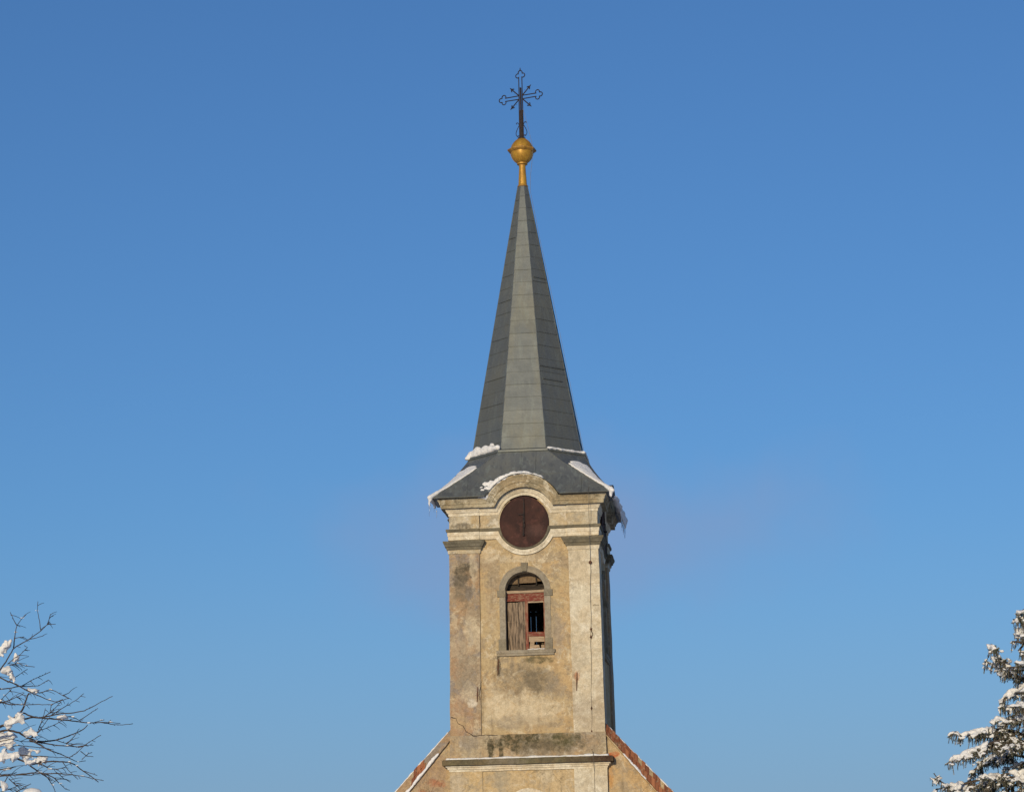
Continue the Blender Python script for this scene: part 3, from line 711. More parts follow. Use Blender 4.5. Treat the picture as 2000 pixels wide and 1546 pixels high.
mb = MB(); mb.tube([X(.06, 27.62), V((.16, 2.05, 27.2)), V((.27, 1.95, 26.7)), V((.37, 1.85, 26.25)), V((.34, 1.85, 25.9)), V((.27, 1.9, 25.4)), V((.25, 1.9, 24.9)), V((.50, 1.9, 23.4)), V((.98, 1.75, 20.8)), V((1.68, 1.55, 16.75)), V((1.80, 1.3, 16.5)), V((1.95, .4, 15.9)), V((1.93, -.48, 15.22))], .006, 4)
mb.build('loose_wire', M['cable'], church)

# ---- gable and nave
def vz(x): return 8.67-1.066*(abs(x)-2.19)       # upper line of the rake
def lz(x): return 8.39-1.19*(abs(x)-2.19)        # lower line of the tiled strip
mb = MB(); xs = [-6.4+.2*i for i in range(65)]
for y in (.16, .62):
    P = [[(x, y, -.1+(lz(x)+.1)*j/24 if abs(x) > 1.9 else -.1+8.1*j/24) for x in xs] for j in range(25)]; mb.grid(P)
mb.build('gable_wall', M['gable'], church, wp=True)
for s in (-1, 1):
    mb = MB(); n = 26; rnd = random.Random(5+s)
    x = 2.12
    while x < 6.6:
        if s < 0 and not (2.85 < x < 3.25): x += .1; continue
        for half in (0, 1):     # two staggered rows of tiles lying on the sloping top of the gable
            x0 = x+half*.045; x1 = x0+.098
            def pt(xx, f, up=0): 
                zz = lz(xx)+(vz(xx)-lz(xx))*f; return V((s*xx, .05+f*.16-up, zz+up*.6))
            f0, f1 = (0.02, .55) if half == 0 else (.47, .98)
            lift = .012+rnd.uniform(0, .022); tn = min(1, max(0, rnd.gauss(.5, .34)))
            q = [pt(x0, f0, lift), pt(x1-.006, f0, lift+.008), pt(x1-.006, f1, lift), pt(x0, f1, lift-.006)]
            if half and rnd.random() < .12: continue
            q = [p+V((0, 0, dz_)) for p, dz_ in zip(q, (rnd.uniform(-.02, .012), rnd.uniform(-.02, .012), rnd.uniform(-.02, .025), rnd.uniform(-.02, .025)))]
            b = [p+V((0, .035, -.02)) for p in q]
            mb.add(q+b, [(0, 1, 2, 3), (4, 5, 1, 0), (5, 6, 2, 1), (6, 7, 3, 2), (7, 4, 0, 3)], tn)
        x += .1
    cp = mb.build('coping_tiles', M['tile'], church, merge=False)
    mb = MB(); n = 40
    # mortar bed under the tiles, and the thin raised edge behind
    rows = []
    for (f, yy, dz) in ((0, .10, -.06), (0, .03, -.045), (0, .03, -.005), (0.0, .075, .0), (1, .22, -.005), (1, .45, -.01)):
        rows.append([(s*(2.1+4.5*i/n), yy, lz(2.1+4.5*i/n)+(vz(2.1+4.5*i/n)-lz(2.1+4.5*i/n))*f+dz+.012*noise.noise(V((i*.7, f*3, s)))) for i in range(n+1)])
    mb.grid(rows); mb.build('coping_bed', M['gable'] if s > 0 else M['pier_grey'], church)
mb = MB()
for s in (-1, 1):
    rows = []
    for y in (.6, 6, 12, 18): rows.append([(s*x, y, (vz(max(x, .0)) if True else 0)-.18) for x in (0, 2, 4, 6.9)])
    mb.grid(rows, .5)
mb.build('nave_roof', M['tile'], church)
mb = MB(); mb.box(-6.3, -5.9, .6, 18, -.1, 4.0, 1); mb.box(5.9, 6.3, .6, 18, -.1, 4.0, 1); mb.box(-6.3, 6.3, 17.6, 18, -.1, 4.0, 1)
mb.build('nave_wall', M['gable'], church)

# ================================================================== SNOW ON THE CHURCH
def _ico(n):
    bm = bmesh.new(); bmesh.ops.create_icosphere(bm, subdivisions=n, radius=1)
    r = ([v.co.copy() for v in bm.verts], [tuple(v.index for v in f.verts) for f in bm.faces]); bm.free(); return r
ICO2, ICO3 = _ico(2), _ico(3)
def lump_mesh(name, lumps, voxel=.03, amp=.02, freq=9.0, seed=0, keep=None):
    """lumps: (centre, axes(3 vectors scaled)) joined into one snow body by a voxel remesh"""
    vv, ff = [], []
    for c, ax in lumps:
        uv, uf = ICO2 if len(lumps) > 400 else ICO3
        k = len(vv); X, Y, Z = ax
        vv.extend((c+X*u.x+Y*u.y+Z*u.z)[:] for u in uv); ff.extend((i+k, j+k, l+k) for i, j, l in uf)
    me = bpy.data.meshes.new(name); me.from_pydata(vv, [], ff)
    tmp = bpy.data.objects.new('tmp', me); C.objects.link(tmp)
    rm = tmp.modifiers.new('r', 'REMESH'); rm.mode = 'VOXEL'; rm.voxel_size = voxel
    sm = tmp.modifiers.new('s', 'SMOOTH'); sm.iterations = 3; sm.factor = .5
    dg = bpy.context.evaluated_depsgraph_get()
    me2 = bpy.data.meshes.new_from_object(tmp.evaluated_get(dg))
    bpy.data.objects.remove(tmp); bpy.data.meshes.remove(me)
    for v in me2.vertices:
        p = v.co.copy(); v.co = p + noise.noise_vector(p*freq+V((seed, 0, 0)))*amp + noise.noise_vector(p*freq*2.7)*amp*.45
    me2.materials.clear(); me2.materials.append(M['snow'])
    for q in me2.polygons: q.use_smooth = True
    me2.name = name
    return me2
def snow(name, lumps, label, cat='snow', group=None, parent=None, **kw):
    me = lump_mesh(name, lumps, **kw)
    o = bpy.data.objects.new(name, me); C.objects.link(o)
    if parent: o.parent = parent
    else: tag(o, label, cat, group)
    return o
def E3(c, a, b, d=None):
    return (V(c), (V((a, 0, 0)), V((0, b, 0)), V((0, 0, d if d is not None else b))))
def frame(c, t, n, rt, rb, rn):
    t = V(t).normalized(); n = V(n); n = (n-t*n.dot(t)).normalized(); b = n.cross(t)
    return (V(c), (t*rt, b*rb, n*rn))
def icicles(parent, pts):
    for (p, L, r) in pts:
        mb = MB(); p = V(p); mb.tube([p, p+V((.01, 0, -L*.4)), p+V((.0, 0, -L))], [r, r*.6, .003], 6)
        mb.build('icicle', M['ice'], parent, smooth=True)
GS = 'snow patches left on the tower roof'
for sg in (-1, 1):
    L = []
    s0 = .26 if sg < 0 else .24
    for i in range(44):
        s = s0+(1.02-s0)*i/43; a, b, z = sk(s); h = (a+b)/2
        n = V((sg*.5, -.5, .75)); t = V((sg, -1, 0)) if False else V((sg*(sk(min(1, s+.02))[0]-sk(s-.02)[0]), -(sk(min(1, s+.02))[0]-sk(s-.02)[0]), sk(min(1, s+.02))[2]-sk(s-.02)[2]))
        wd = max(.10, (b-a)*.7071*.92) * (1 if i > 2 else .6) * (1+.14*noise.noise(V((s*7, sg, 0))))
        if sg > 0: wd *= .85; h -= .0
        L.append(frame(V((sg*h, 2.15-h, z+.02)), t, n, .09, wd, .042+.02*(i > 34)))
    if sg < 0:
        L.append(E3((-2.60, -.45, 15.15), .065, .065, .09)); L.append(E3((-2.63, -.42, 15.03), .035, .04, .10)); L.append(E3((-2.58, -.1, 15.14), .06, .3, .07)); L.append(E3((-2.55, .12, 15.05), .04, .08, .09))
        o = snow('snow_patch', L, 'long white snow strip down the left corner of the lower roof, ending in icicles', group=GS, amp=.012, freq=5)
        icicles(o, [((-2.64, -.42, 14.95), .30, .012), ((-2.60, -.36, 15.0), .18, .010), ((-2.5, .12, 14.92), .22, .016), ((-2.55, -.05, 15.03), .2, .012)])
    else:
        L.append(E3((2.58, -.43, 15.20), .07, .08, .12)); L.append(E3((2.56, -.42, 15.10), .05, .05, .12))
        snow('snow_patch', L, 'white snow strip down the right corner of the lower roof', group=GS, amp=.012, freq=5)
# ring snow
L = []; rn = random.Random(8)
for i in range(46):
    t = i/45; p = V((-.76, -1.78, 0)).lerp(V((-1.74, -.72, 0)), t)*(.955)
    h = .10+.075*sin(pi*min(1, .15+1.0*(1-t)))+.05*noise.noise(V((t*6, 1, 2)))
    L.append(E3((p.x, p.y+2.15, 16.70+h*.45), .08, .10, h*.85))
for i in range(8):
    p = V((-.74, -1.78, 0)).lerp(V((-1.74, -.72, 0)), .2+rn.random()*.6)*.90; L.append(E3((p.x, p.y+2.15, 16.84+rn.uniform(0, .10)), .05, .05, .05))
for i in range(14):
    t = i/13; L.append(E3((-1.70, 1.45+.9*t, 16.71), .09, .12, .08))
L.append(E3((-1.72, 1.42, 16.66), .11, .1, .06))
snow('snow_patch', L, 'snow bank on the ledge at the left foot of the spire', group=GS, amp=.02, freq=6)
L = []
for i in range(50):
    t = i/49; p = V((.78, -1.72, 0)).lerp(V((1.74, -.72, 0)), t)*.965
    L.append(E3((p.x, p.y+2.15, 16.68+.012*noise.noise(V((t*9, 0, 0)))), .08, .08, .045+.02*noise.noise(V((t*7, 3, 0)))))
for i in range(20): L.append(E3((1.68, 1.4+.065*i, 16.685), .08, .10, .045))
snow('snow_patch', L, 'thin snow line on the ledge at the right foot of the spire', group=GS, amp=.018, freq=6)
# snow on the brow over the front clock
L = []
for i in range(80):
    t = i/79; d = -.93+1.50*t; x = XC+d; z = 14.655+sqrt(max(0, 1.168**2-d*d)); th = .085*(1-t)**.8+.022+.03*noise.noise(V((t*14, 0, 7)))
    y = -.19+.03*noise.noise(V((t*9, 4, 0)))
    L.append(E3((x-.25*th, y, z+.2*th), .07+.25*th, .11, th))
for x, z, r in ((-1.10, 15.30, .13), (-1.2, 15.27, .11), (-1.03, 15.22, .09), (-.98, 15.42, .10), (-1.32, 15.26, .07), (-1.13, 15.42, .09), (-1.0, 15.56, .09), (-.85, 15.62, .07)):
    L.append(E3((x-.02, -.24+(z-15.2)*.38, z-.01), r*1.3, r*.9, r*1.25))
snow('snow_patch', L, 'snow lying along the arched brow above the front clock', group=GS, amp=.03, freq=12)
# eave of the shaded side
L = []
for i in range(22):
    t = i/21; y = .7+3.95*t
    zb = brow(XC+(y-2.15))
    L.append(E3((2.60+.02*sin(i), y, 15.17+.04*t), .10, .18, .07+.03*t))
for i in range(12):
    t = i/11; y = 2.6+2.05*t; L.append(E3((2.58+.02*t, y, 15.20-.02*t), .10, .16, .10+.03*t)); L.append(E3((2.63, y, 15.08-.03*t), .04, .12, .09))
o = snow('snow_patch', L, 'bluish snow hanging in the shade over the right side eave with long icicles', group=GS)
icicles(o, [((2.63, 2.7+i*.17, 15.04-.004*i), .16+.25*abs(sin(i*2.3)), .012) for i in range(12)])
# string course
L = []
for i in range(150):
    t = i/149; x = -2.27+4.5*t; L.append(E3((x, -.07+.03*noise.noise(V((x*3, 0, 0))), 7.785), .05, .11, max(.012, .038+.035*noise.noise(V((x*2.6, 5, 0))))))
snow('snow_strip', L, 'thin snow line lying on the mossy string course below the tower shaft', voxel=.018, amp=.012)
L = [E3((.08+.43*i/7, .16, 10.825+.006*(i % 3)), .05, .10, .022) for i in range(8)]
snow('snow_strip', L, 'small snow strip on the window sill under the open right leaf', voxel=.012, amp=.006)
# rakes of the gable
GR = 'snow lines along the gable rakes'
for sg, up, lab in ((-1, 1, 'snow line along the upper edge of the left gable rake'), (-1, 0, 'wavy snow line along the lower edge of the left gable tiles'), (1, 1, 'snow line along the upper edge of the right gable rake'), (1, 0, 'broken snow line along the lower edge of the right gable tiles')):
    L = []; rnd = random.Random(sg*3+up)
    for i in range(150):
        x = 2.3+4.2*i/149; wv = .5+.5*sin(x*17+sg)+rnd.uniform(-.2, .2)
        if up:
            th = .012+.012*wv; c = (sg*x, .24, vz(x)+.006)
            if sg > 0 and (x < 3.0 or noise.noise(V((x*1.7, 0, 9))) < -.2): th *= .5
        else:
            if sg < 0 and x < 2.55: continue
            if sg > 0 and (x < 2.45 or noise.noise(V((x*2.2, 0, 4))) < -.2): continue
            th = (.03 if sg < 0 else .012)+.024*wv*(1 if sg < 0 else .5); c = (sg*x, .035, lz(x)+.02*wv)
        L.append(frame(c, V((sg, 0, -1.08)), V((0, -.5, 1)), .05, .05 if not up else .035, th))
    snow('snow_strip', L, lab, group=GR, voxel=.02, amp=.014, freq=7)

# ================================================================== BARE TREE (left edge)
TD = 34.0
def tpt(zx, zy, dep=0.0): return at(zx/4.004, 1160+zy/4.004, TD+dep)
tree = empty('bare_tree', (0, 0, 0), 'leafless tree with thin dark twigs and snow lumps at the left edge', 'tree')
PX = 1/4.004/5000*TD          # metres per traced unit at the tree
B = [  # (depth, base radius in traced units, points)
 (0, 7, [(-330, 900), (-150, 760), (-40, 640), (0, 590), (45, 530), (100, 430), (130, 405), (205, 365), (270, 320), (320, 285), (350, 255), (370, 235), (435, 233)]),
 (0, 3, [(370, 235), (395, 155)]), (.1, 3.2, [(320, 285), (310, 210), (292, 130), (297, 55)]),
 (.05, 4.5, [(105, 420), (110, 370), (120, 300), (135, 240), (175, 185), (203, 160)]), (.0, 3, [(130, 240), (105, 195), (80, 140)]),
 (-.1, 2.6, [(110, 345), (150, 336), (190, 332)]), (.1, 2.6, [(230, 350), (285, 340), (335, 325)]), (-.1, 2.8, [(60, 545), (110, 500), (160, 470), (215, 415), (190, 400)]),
 (.2, 2.8, [(75, 555), (140, 540), (200, 560), (270, 567)]),
 (.3, 7, [(-330, 760), (-150, 640), (-40, 630), (0, 650), (60, 680), (130, 705), (190, 740), (260, 775), (310, 795), (380, 825), (430, 840), (540, 812)]),
 (.3, 4, [(-60, 750), (0, 740), (60, 735), (170, 715), (260, 665), (330, 635), (395, 605)]), (.4, 3, [(170, 720), (300, 715), (380, 668)]), (.2, 3, [(60, 690), (130, 640), (215, 585)]),
 (.35, 4.2, [(200, 745), (310, 770), (390, 745), (440, 760), (490, 790), (540, 815)]), (.4, 3, [(490, 790), (540, 770)]),
 (-.3, 4.5, [(-120, 800), (0, 840), (70, 860), (180, 862), (280, 860), (400, 862), (440, 845), (490, 820)]), (-.3, 3, [(-50, 860), (0, 830), (40, 790), (90, 740)]), (-.2, 3.5, [(0, 850), (80, 825), (150, 795), (190, 770)]),
 (-.1, 15, [(-420, 1240), (-200, 1130), (-40, 1050), (40, 1020), (120, 960), (170, 910), (190, 870), (215, 790), (230, 770)]),
 (-.1, 5, [(175, 925), (240, 950), (300, 965), (360, 955), (430, 940), (500, 930), (580, 925), (660, 910), (740, 870), (800, 835), (880, 797)]),
 (.1, 5.5, [(150, 985), (190, 975), (260, 960), (330, 965), (440, 975), (540, 985), (620, 995), (700, 1005), (790, 1000), (870, 1015), (960, 1020), (1040, 1010)]),
 (.1, 2.8, [(790, 1000), (870, 1000), (940, 1007)]), (.15, 3, [(620, 985), (690, 940), (765, 890)]), (0, 3, [(510, 955), (570, 960), (620, 985)]), (.1, 2.5, [(740, 1000), (790, 985), (815, 980)]),
 (-.2, 3.4, [(330, 970), (400, 920), (480, 840)]), (-.1, 3.2, [(400, 945), (440, 920), (520, 870), (590, 830), (655, 775)]), (.2, 3.4, [(300, 1060), (325, 1000), (355, 890)]), (0, 2.8, [(390, 930), (400, 860)]),
 (.3, 10, [(-380, 1190), (-180, 1120), (-40, 1080), (60, 1060), (150, 1080), (210, 1120), (280, 1145), (350, 1150), (430, 1140), (510, 1115), (600, 1080), (650, 1055), (685, 1020)]),
 (.35, 3.2, [(250, 1120), (320, 1060), (400, 1030), (480, 990)]), (.1, 3.2, [(230, 1130), (310, 1060), (350, 1010), (390, 960)]),
 (.4, 4.6, [(270, 1150), (360, 1165), (440, 1180), (520, 1185), (600, 1190), (660, 1180), (740, 1130), (790, 1100)]), (.3, 3.2, [(440, 1140), (520, 1165), (600, 1195)]), (.3, 3, [(520, 1170), (580, 1110), (620, 1050)]), (.3, 3, [(610, 1195), (680, 1180), (730, 1178)]),
 (.1, 4.8, [(230, 1140), (280, 1160), (370, 1210), (450, 1240), (540, 1275), (600, 1240), (650, 1190), (700, 1150)]), (.1, 4, [(120, 1250), (240, 1262), (340, 1265), (440, 1275), (540, 1275)]), (.1, 3, [(540, 1280), (610, 1310), (670, 1300)]), (.2, 3, [(630, 1225), (680, 1265), (730, 1268)]), (.2, 2.6, [(640, 1290), (690, 1245), (720, 1235)]),
 (-.2, 9, [(-360, 1260), (-120, 1240), (40, 1250), (150, 1290), (250, 1330), (340, 1310), (440, 1305), (540, 1310), (600, 1340), (650, 1380), (710, 1420), (770, 1467)]),
 (-.2, 3, [(650, 1380), (700, 1395), (760, 1415)]), (-.1, 4.6, [(130, 1410), (250, 1395), (350, 1400), (450, 1400), (560, 1408), (640, 1420), (720, 1440), (810, 1455)]),
 (-.3, 4, [(300, 1320), (340, 1335), (390, 1365), (450, 1365), (510, 1350)]), (-.1, 5, [(200, 1310), (250, 1350), (310, 1390), (370, 1430), (410, 1490), (440, 1560)]), (-.1, 4.2, [(340, 1400), (370, 1405), (430, 1440), (470, 1480), (510, 1520), (545, 1530)]),
 (0, 3, [(490, 1310), (530, 1370), (570, 1410), (610, 1445)]), (0, 3, [(440, 1390), (500, 1440), (550, 1468)]),
 (.4, 5, [(-160, 1420), (-40, 1410), (60, 1410), (130, 1390)]), (.2, 5, [(-60, 1380), (0, 1370), (50, 1360), (90, 1360)]), (.3, 4.6, [(-60, 1430), (0, 1420), (100, 1410), (250, 1415), (300, 1370)]),
 (-.4, 6, [(-100, 1620), (0, 1510), (40, 1460), (80, 1400)]), (-.3, 5, [(-60, 1580), (20, 1540), (80, 1520), (130, 1500)]), (-.3, 3, [(70, 1440), (100, 1470), (130, 1500)]), (-.3, 4, [(100, 1560), (150, 1530), (240, 1480)]),
 (.5, 5, [(-200, 1330), (-60, 1300), (60, 1200), (140, 1180), (230, 1190), (330, 1200), (420, 1215)]), (.4, 4, [(-120, 1180), (0, 1150), (90, 1130), (180, 1150), (260, 1150)]),
]
rt = random.Random(21)
trunk_mb = MB(); base = tpt(-470, 1900); base.z = 0
top = tpt(-420, 1240)
trunk_mb.tube([base+V((0, 0, -.1)), base.lerp(top, .35)+V((.05, .1, 0)), base.lerp(top, .7)+V((-.06, .05, 0)), top], [.22, .17, .14, .10], 10)
for q in ((-330, 900), (-330, 760), (-380, 1190), (-360, 1260)):
    e = tpt(*q, 0); trunk_mb.tube([base.lerp(top, .8), base.lerp(top, .95).lerp(e, .4)+V((0, 0, .1)), e], [.08, .06, .035], 8)
trunk_mb.build('trunk', M['bark'], tree, smooth=True)
twig = MB(); nb = 0
for dep, r0, pts in B:
    main = r0 >= 7
    mb = MB() if main else twig
    dd = dep*1.6; sl_ = rt.uniform(-.5, .5)
    P = []
    n = len(pts)
    for i, (x, y) in enumerate(pts):
        P.append((x, y, dd+sl_*i/n))
    # refine with small crooks
    Q = []
    for i in range(n-1):
        (x0, y0, d0), (x1, y1, d1) = P[i], P[i+1]; L = math.hypot(x1-x0, y1-y0); k = max(1, int(L/22))
        for j in range(k):
            t = j/k; jx = rt.uniform(-2.2, 2.2) if j else 0; jy = rt.uniform(-2.2, 2.2) if j else 0
            Q.append((x0+(x1-x0)*t+jx, y0+(y1-y0)*t+jy, d0+(d1-d0)*t))
    Q.append(P[-1])
    N = len(Q); rad = [max(2.4, 1.25*r0*(1-.74*i/N))*PX*(.95 if main else 1.0) for i in range(N)]
    mb.tube([tpt(*q) for q in Q], rad, 6)
    for i in range(2, N-1):     # buds and spurs
        if rt.random() < .42:
            x, y, d = Q[i]; a = math.atan2(Q[i+1][1]-y, Q[i+1][0]-x)+rt.choice((-1, 1))*rt.uniform(.5, 1.1); L = rt.uniform(5, 13) if rt.random() < .8 else rt.uniform(20, 45)
            e = (x+L*cos(a), y+L*sin(a)-L*.1, d+rt.uniform(-.08, .08)*L/20)
            twig.tube([tpt(x, y, d), tpt(*e)], [2.3*PX, 1.7*PX], 5)
    if main: mb.build('branch', M['bark'], tree, smooth=True)
# denser fine growth near the heart of the crown, and limbs out of frame
for i in range(190):
    bd, br, bp = rt.choice(B); q_ = rt.randrange(len(bp)-1); t_ = rt.random(); x, y = bp[q_][0]+(bp[q_+1][0]-bp[q_][0])*t_, bp[q_][1]+(bp[q_+1][1]-bp[q_][1])*t_; d = bd*1.6; a = rt.uniform(-1.1, .9); L = rt.uniform(40, 150)
    if x > 560: continue
    if x > 120 and y < 1080: L *= .6
    p = [(x+L*t*cos(a+.3*t), y+L*t*sin(a+.3*t)*.8, d+.1*t) for t in (0, .35, .7, 1)]
    twig.tube([tpt(*q) for q in p], [2.6*PX, 2.2*PX, 1.8*PX, 1.3*PX], 5)
twig.build('twigs', M['bark'], tree, smooth=True)
GL = 'snow lumps caught in the bare tree'
SL = [(.0, [(55, 395, 42, 34), (25, 420, 30, 40), (75, 385, 22, 26)], 'topmost large cream snow lump at the left edge of the bare tree'),
 (.0, [(8, 455, 22, 36)], 'snow lump touching the left photo edge just below the topmost lump'),
 (-.1, [(130, 500, 24, 28), (118, 512, 18, 16)], 'small oval snow lump on a twig beside the two topmost lumps'),
 (.1, [(50, 580, 40, 30), (80, 600, 32, 30), (35, 600, 25, 22)], 'ragged snow lump on the second branch from the top of the bare tree'),
 (.1, [(90, 655, 30, 28), (110, 665, 18, 18)], 'small snow lump hanging just under the ragged lump'),
 (.3, [(265, 752, 38, 28), (290, 765, 22, 16), (230, 742, 20, 16)], 'rounded snow lump on the upper long branch, above the forked twigs'),
 (-.1, [(490, 958, 32, 22), (515, 968, 18, 14), (465, 962, 16, 14)], 'snow lump farthest right, out on the longest twigs'),
 (-.5, [(238, 1078, 42, 34), (268, 1092, 26, 20), (212, 1090, 24, 22)], 'round cream snow lump alone right of the thick snowy limb'),
 (-.1, [(150, 955, 26, 40), (110, 985, 40, 34), (60, 1010, 40, 26), (170, 985, 24, 26), (-60, 1030, 70, 50), (-140, 1070, 70, 50)], 'long snow load along the thick rising limb of the bare tree'),  # leftmost two lumps lie out of view, added to shade the mass behind
 (.5, [(40, 1110, 60, 42), (100, 1100, 34, 26), (60, 1175, 60, 30), (10, 1160, 44, 34)], 'large shaded snow mass between the limbs at the left edge'),
 (-.2, [(15, 1275, 34, 38), (45, 1250, 32, 40), (105, 1270, 36, 42), (140, 1268, 18, 18)], 'bright lumpy snow pair below the shaded mass'),
 (.5, [(190, 1235, 46, 40), (220, 1255, 38, 32), (165, 1210, 22, 24)], 'grey shaded snow behind twigs right of the bright pair'),
 (.0, [(240, 1225, 26, 14), (295, 1228, 26, 18)], 'thin snow cushion on twigs above the grey shaded snow'),
 (-.2, [(230, 1308, 40, 20), (270, 1300, 26, 16), (195, 1295, 22, 14)], 'flat snow cushion on the lower spreading branch'),
 (.4, [(330, 1295, 40, 30), (355, 1280, 22, 20), (300, 1320, 24, 20)], 'shaded snow lump at the fork of the lower spreading branch'),
 (-.4, [(250, 1560, 90, 56), (190, 1575, 50, 40), (310, 1575, 44, 36)], 'biggest smooth snow dome at the bottom edge under the bare tree'),
 (-.4, [(30, 1505, 28, 36), (15, 1480, 18, 20)], 'snow lump in the bottom left corner of the photo'),
 (.3, [(60, 1358, 28, 10), (30, 1372, 20, 8)], 'flat snow sliver on a low twig at the left edge')]
for i, (d, els, lab) in enumerate(SL):
    L = []
    for (x, y, rx, ry) in els:
        L.append(E3(tpt(x, y, d*1.6), rx*.88*PX, (rx+ry)*.45*PX, ry*.85*PX))
    for (x, y, rx, ry) in (els if i != 15 else []):
        for k in range(6):
            a = rt.uniform(0, 2*pi); q = rt.uniform(.7, 1.1); kk = rt.uniform(.2, .45); L.append(E3(tpt(x+rx*q*cos(a), y+ry*q*sin(a), d*1.6+rt.uniform(-.05, .05)), rx*kk*PX, rx*kk*PX, ry*kk*PX))
    snow('snow_lump', L, lab, group=GL, voxel=.014, amp=.03 if i != 15 else .008, freq=12, seed=i)
L = []
for dep, r0, pts in B:
    for (x, y) in pts[1:-1]:
        if x > -80 and rt.random() < .30:
            for q in range(rt.randint(1, 4)): L.append(E3(tpt(x+rt.uniform(-14, 14), y-4+rt.uniform(-3, 3), dep*1.6), rt.uniform(4, 12)*PX, 6*PX, rt.uniform(3, 7)*PX))
o = snow('snow_dusting', L, 'fine snow crumbs scattered on the thin twigs of the bare tree', voxel=.009, amp=.006, freq=20); o['kind'] = 'stuff'

# ================================================================== SPRUCE (right edge)
SD = 45.0
SPX = SD/5000
def spt(px, py, dep=0.0): return at(px, py, SD+dep)
tip = spt(2002, 1176); sb = V((tip.x+.25, tip.y, 0))
spruce = empty('spruce', (0, 0, 0), 'tall frosted spruce with snow laden boughs at the right edge', 'tree')
mb = MB(); H = tip.z
def ax(z): return V((sb.x+(tip.x-sb.x)*(z/H)**1.0, sb.y, z))
mb.tube([ax(H*i/14) for i in range(15)], [.16*(1-i/14)**.9+.008 for i in range(15)], 8)
mb.build('trunk', M['spruce_bark'], spruce, smooth=True)
rs = random.Random(44)
nv, nf, ntn = [], [], []; wood = MB(); caps = []
def needles(p, q, dens=230, ln=.032, wd=.0105, lod=1.0):
    d = q-p; L = d.length
    if L < 1e-4: return
    d.normalize(); a = d.orthogonal().normalized(); b = d.cross(a)
    shoot = rs.gauss(.47, .2)
    for _ in range(max(2, int(L*dens*lod))):
        t = rs.random(); th = rs.uniform(0, 6.283); o = a*cos(th)+b*sin(th)
        c = p+d*(L*t); n = (o+d*.8+V((0, 0, -.12))).normalized(); s2 = d.cross(o)*(wd*.5/ (lod if lod < 1 else 1)**.5)
        e = c+n*(ln*rs.uniform(.7, 1.25)); k = len(nv)
        nv.extend(((c-s2)[:], (c+s2)[:], e[:])); nf.append((k, k+1, k+2))
        ntn.append(min(1, max(0, shoot+rs.gauss(0, .14)+.28*o.z)))
def crumb(p, k=1.0):
    caps.append((p+V((rs.uniform(-.02, .02), rs.uniform(-.03, .01), .012)), (V((rs.uniform(.02, .05)*k, 0, rs.uniform(-.012, .012))), V((0, rs.uniform(.02, .05)*k, 0)), V((rs.uniform(-.01, .01), 0, rs.uniform(.012, .028)*k)))))
def spray(p, d, L, depth, hang, lod):
    n = max(3, int(L/.06)); pts = [p]; dd = d.copy()
    for i in range(n):
        dd = (dd+V((rs.uniform(-.12, .12), rs.uniform(-.12, .12), -hang*.16+.02))).normalized(); pts.append(pts[-1]+dd*(L/n))
    wood.tube(pts, [.007*(1-i/(n+1))+.003 for i in range(n+1)], 3, cap=False)
    for a, b in zip(pts, pts[1:]):
        needles(a, b, lod=lod)
        if lod >= 1 and rs.random() < (.30 if dd.z > -.75 else .22): crumb((a+b)*.5, 1.0 if dd.z > -.75 else .7)
    if depth > 0:
        for i in range(1, n):
            f = 1-i/(n+1)
            for sg in (-1, 1):
                if rs.random() < .8*lod+.1:
                    side = dd.cross(V((0, 0, 1))); side = side.normalized() if side.length > .05 else V((1, 0, 0))
                    spray(pts[i], (dd*.65+side*sg*.8+V((0, 0, -.15-.3*hang))).normalized(), L*rs.uniform(.28, .48)*(f+.35), depth-1, hang+.35, lod)
            if lod >= 1 and rs.random() < .75:
                spray(pts[i], (dd*.25+V((rs.uniform(-.2, .2), rs.uniform(-.2, .2), -1))).normalized(), rs.uniform(.08, .2), 0, .5, lod)
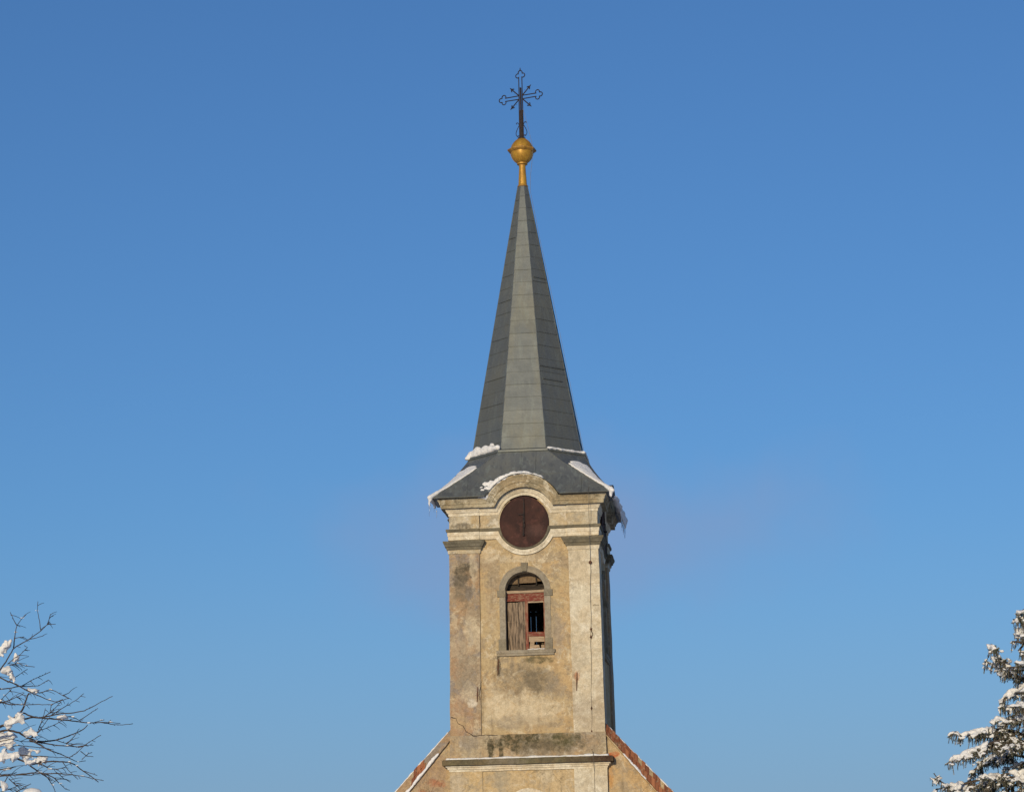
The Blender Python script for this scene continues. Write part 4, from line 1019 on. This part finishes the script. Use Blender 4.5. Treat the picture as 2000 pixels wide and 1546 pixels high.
def bough(path, L, dens=1.0, snowy=.8, hang=.5, lod=1.0):
    n = len(path)
    wood.tube(path, [.022*(1-i/n)+.005 for i in range(n)], 5)
    tot = sum((path[i+1]-path[i]).length for i in range(n-1)); run = 0
    for i in range(n-1):
        a, b = path[i], path[i+1]; d = (b-a); l = d.length; d.normalize(); side = d.cross(V((0, 0, 1))); side = side.normalized() if side.length > .05 else V((1, 0, 0))
        k = max(1, int(l/.075*dens))
        for j in range(k):
            p = a+(b-a)*((j+rs.random())/k); f = (run+l*j/k)/tot
            if f < .10: continue
            Ls = tot*.30*(1.1-f)*rs.uniform(.6, 1.1)+.07
            for sg in (-1, 1):
                if rs.random() < .8: spray(p, (d*.6+side*sg*rs.uniform(.5, 1)+V((0, 0, rs.uniform(-.45, .0)))).normalized(), Ls, 1, hang, lod)
            for _ in range(2):
                if rs.random() < .8*lod: spray(p, (d*.3+V((rs.uniform(-.25, .25), rs.uniform(-.25, .25), -1))).normalized(), rs.uniform(.10, .30)*(1.15-f*.6), 0, .6, lod)
        needles(a, b, lod=lod)
        if run/tot > .12 and (tip-a).length > .3:
            kk = max(1, int(l/.06))
            for j in range(kk):
                p = a+(b-a)*((j+.5)/kk); cl = noise.noise(p*3.1+V((9, 0, 0)))
                if cl > .54-.60*snowy:
                    wdt = rs.uniform(.03, .085)*(1.2-run/tot*.5)*(1+.6*max(0, cl))
                    caps.append((p+V((rs.uniform(-.02, .02), rs.uniform(-.04, .02), .022)), (d*rs.uniform(.045, .09), side*wdt, d.cross(side)*-rs.uniform(.022, .05))))
                    if rs.random() < .6: caps.append((p+side*rs.choice((-1, 1))*wdt*rs.uniform(.9, 1.6)+d*rs.uniform(-.05, .08)+V((0, 0, -rs.uniform(.02, .06)))  , (d*rs.uniform(.03, .06), side*rs.uniform(.03, .06), V((0, 0, rs.uniform(.02, .05))))))
        run += l
def P(*pts): return [spt(*q) for q in pts]
# boughs seen against the sky on the left of the tree
TRACED = [
 (P((2003, 1212, 0), (1990, 1212, -.05), (1979, 1209, -.1)), .5, .2), (P((2004, 1232, 0), (1994, 1232, 0), (1985, 1233, .1)), .5, .3),
 (P((2004, 1258, 0), (1990, 1253, -.05), (1977, 1252, -.1)), .9, .9), (P((2004, 1250, .1), (1996, 1262, .2), (1989, 1270, .25)), .8, .2),
 (P((2006, 1335, 0), (1985, 1318, -.1), (1968, 1302, -.15), (1957, 1288, -.18), (1948, 1280, -.2), (1937, 1257, -.2)), 1, .9),
 (P((2006, 1330, .1), (1980, 1316, .1), (1958, 1304, .15), (1943, 1303, .2), (1928, 1292, .2)), 1, .6),
 (P((2006, 1372, 0), (1990, 1352, -.2), (1976, 1350, -.25), (1962, 1362, -.3), (1955, 1380, -.3)), 1, 1),
 (P((2006, 1400, .2), (1985, 1395, .2), (1966, 1402, .25), (1950, 1422, .3)), 1, .5),
 (P((2008, 1440, 0), (1985, 1427, -.15), (1955, 1423, -.25), (1925, 1424, -.35), (1900, 1430, -.4), (1880, 1435, -.42), (1866, 1428, -.42), (1856, 1431, -.43)), 1.1, 1),
 (P((2008, 1450, -.1), (1970, 1440, -.5), (1930, 1452, -.8), (1895, 1468, -.9), (1868, 1478, -.95), (1855, 1486, -1)), 1.0, .8),
 (P((2008, 1478, .1), (1960, 1470, .3), (1925, 1482, .5), (1900, 1505, .6), (1890, 1528, .6)), 1.1, .4),
 (P((2010, 1520, 0), (1950, 1515, -.3), (1900, 1525, -.4), (1865, 1534, -.5), (1845, 1530, -.5), (1833, 1522, -.5), (1824, 1509, -.5)), .5, .8),
 (P((2010, 1530, 0), (1940, 1535, .2), (1880, 1540, .2), (1850, 1538, .2), (1828, 1540, .2)), .4, .8),
]
for pth, dn, sn in TRACED: bough(pth, 1, dn, sn, .55)
# whorls all round the stem
h = .32
while h < 4.4:
    Lr = min(.62*h, 2.6)
    nb = 5 if h < 1.2 else 7
    a0 = rs.uniform(0, 2*pi)
    for i in range(nb):
        a = a0+2*pi*i/nb+rs.uniform(-.25, .25); dx, dy = cos(a), sin(a)
        if dx < -.55 and h > .4: 
            if rs.random() < (.75 if h < 2.0 else .55): continue
        Lb = Lr*rs.uniform(.7, 1.0)*(.8 if dx < -.3 else 1); z0 = H-h+.1+rs.uniform(-.1, .1)
        if dx < -.35: Lb = min(Lb, rs.uniform(.6, 1.05))
        b0 = ax(z0); pts = []
        for j in range(7):
            t = j/6; pts.append(b0+V((dx*Lb*t, dy*Lb*t, -.30*Lb*t+.16*Lb*t*t+rs.uniform(-.015, .015))))
        vis = dx < .25
        bough(pts, 1, (.9 if dy < .4 else .6) if vis else .35, .75, .55, 1.0 if vis else .4)
    h += .30
# the lower tree, outside the picture: coarser
h = 4.6
while h < H-1.0:
    Lr = min(2.6, .6*h)
    for i in range(6):
        a = rs.uniform(0, 2*pi); b0 = ax(H-h); Lb = Lr*rs.uniform(.8, 1.05)
        pts = [b0+V((cos(a)*Lb*t, sin(a)*Lb*t, -.35*Lb*t+.15*Lb*t*t)) for t in (0, .2, .4, .6, .8, 1)]
        bough(pts, 1, .14, .5, .5, .3)
    h += .55
fast_build('needles', nv, nf, ntn, M['needle'], spruce)
wood.build('boughs', M['spruce_bark'], spruce, merge=False)
o = snow('snow_load', caps, 'snow pads covering the boughs of the frosted spruce', voxel=.018, amp=.02, freq=14); o['kind'] = 'stuff'
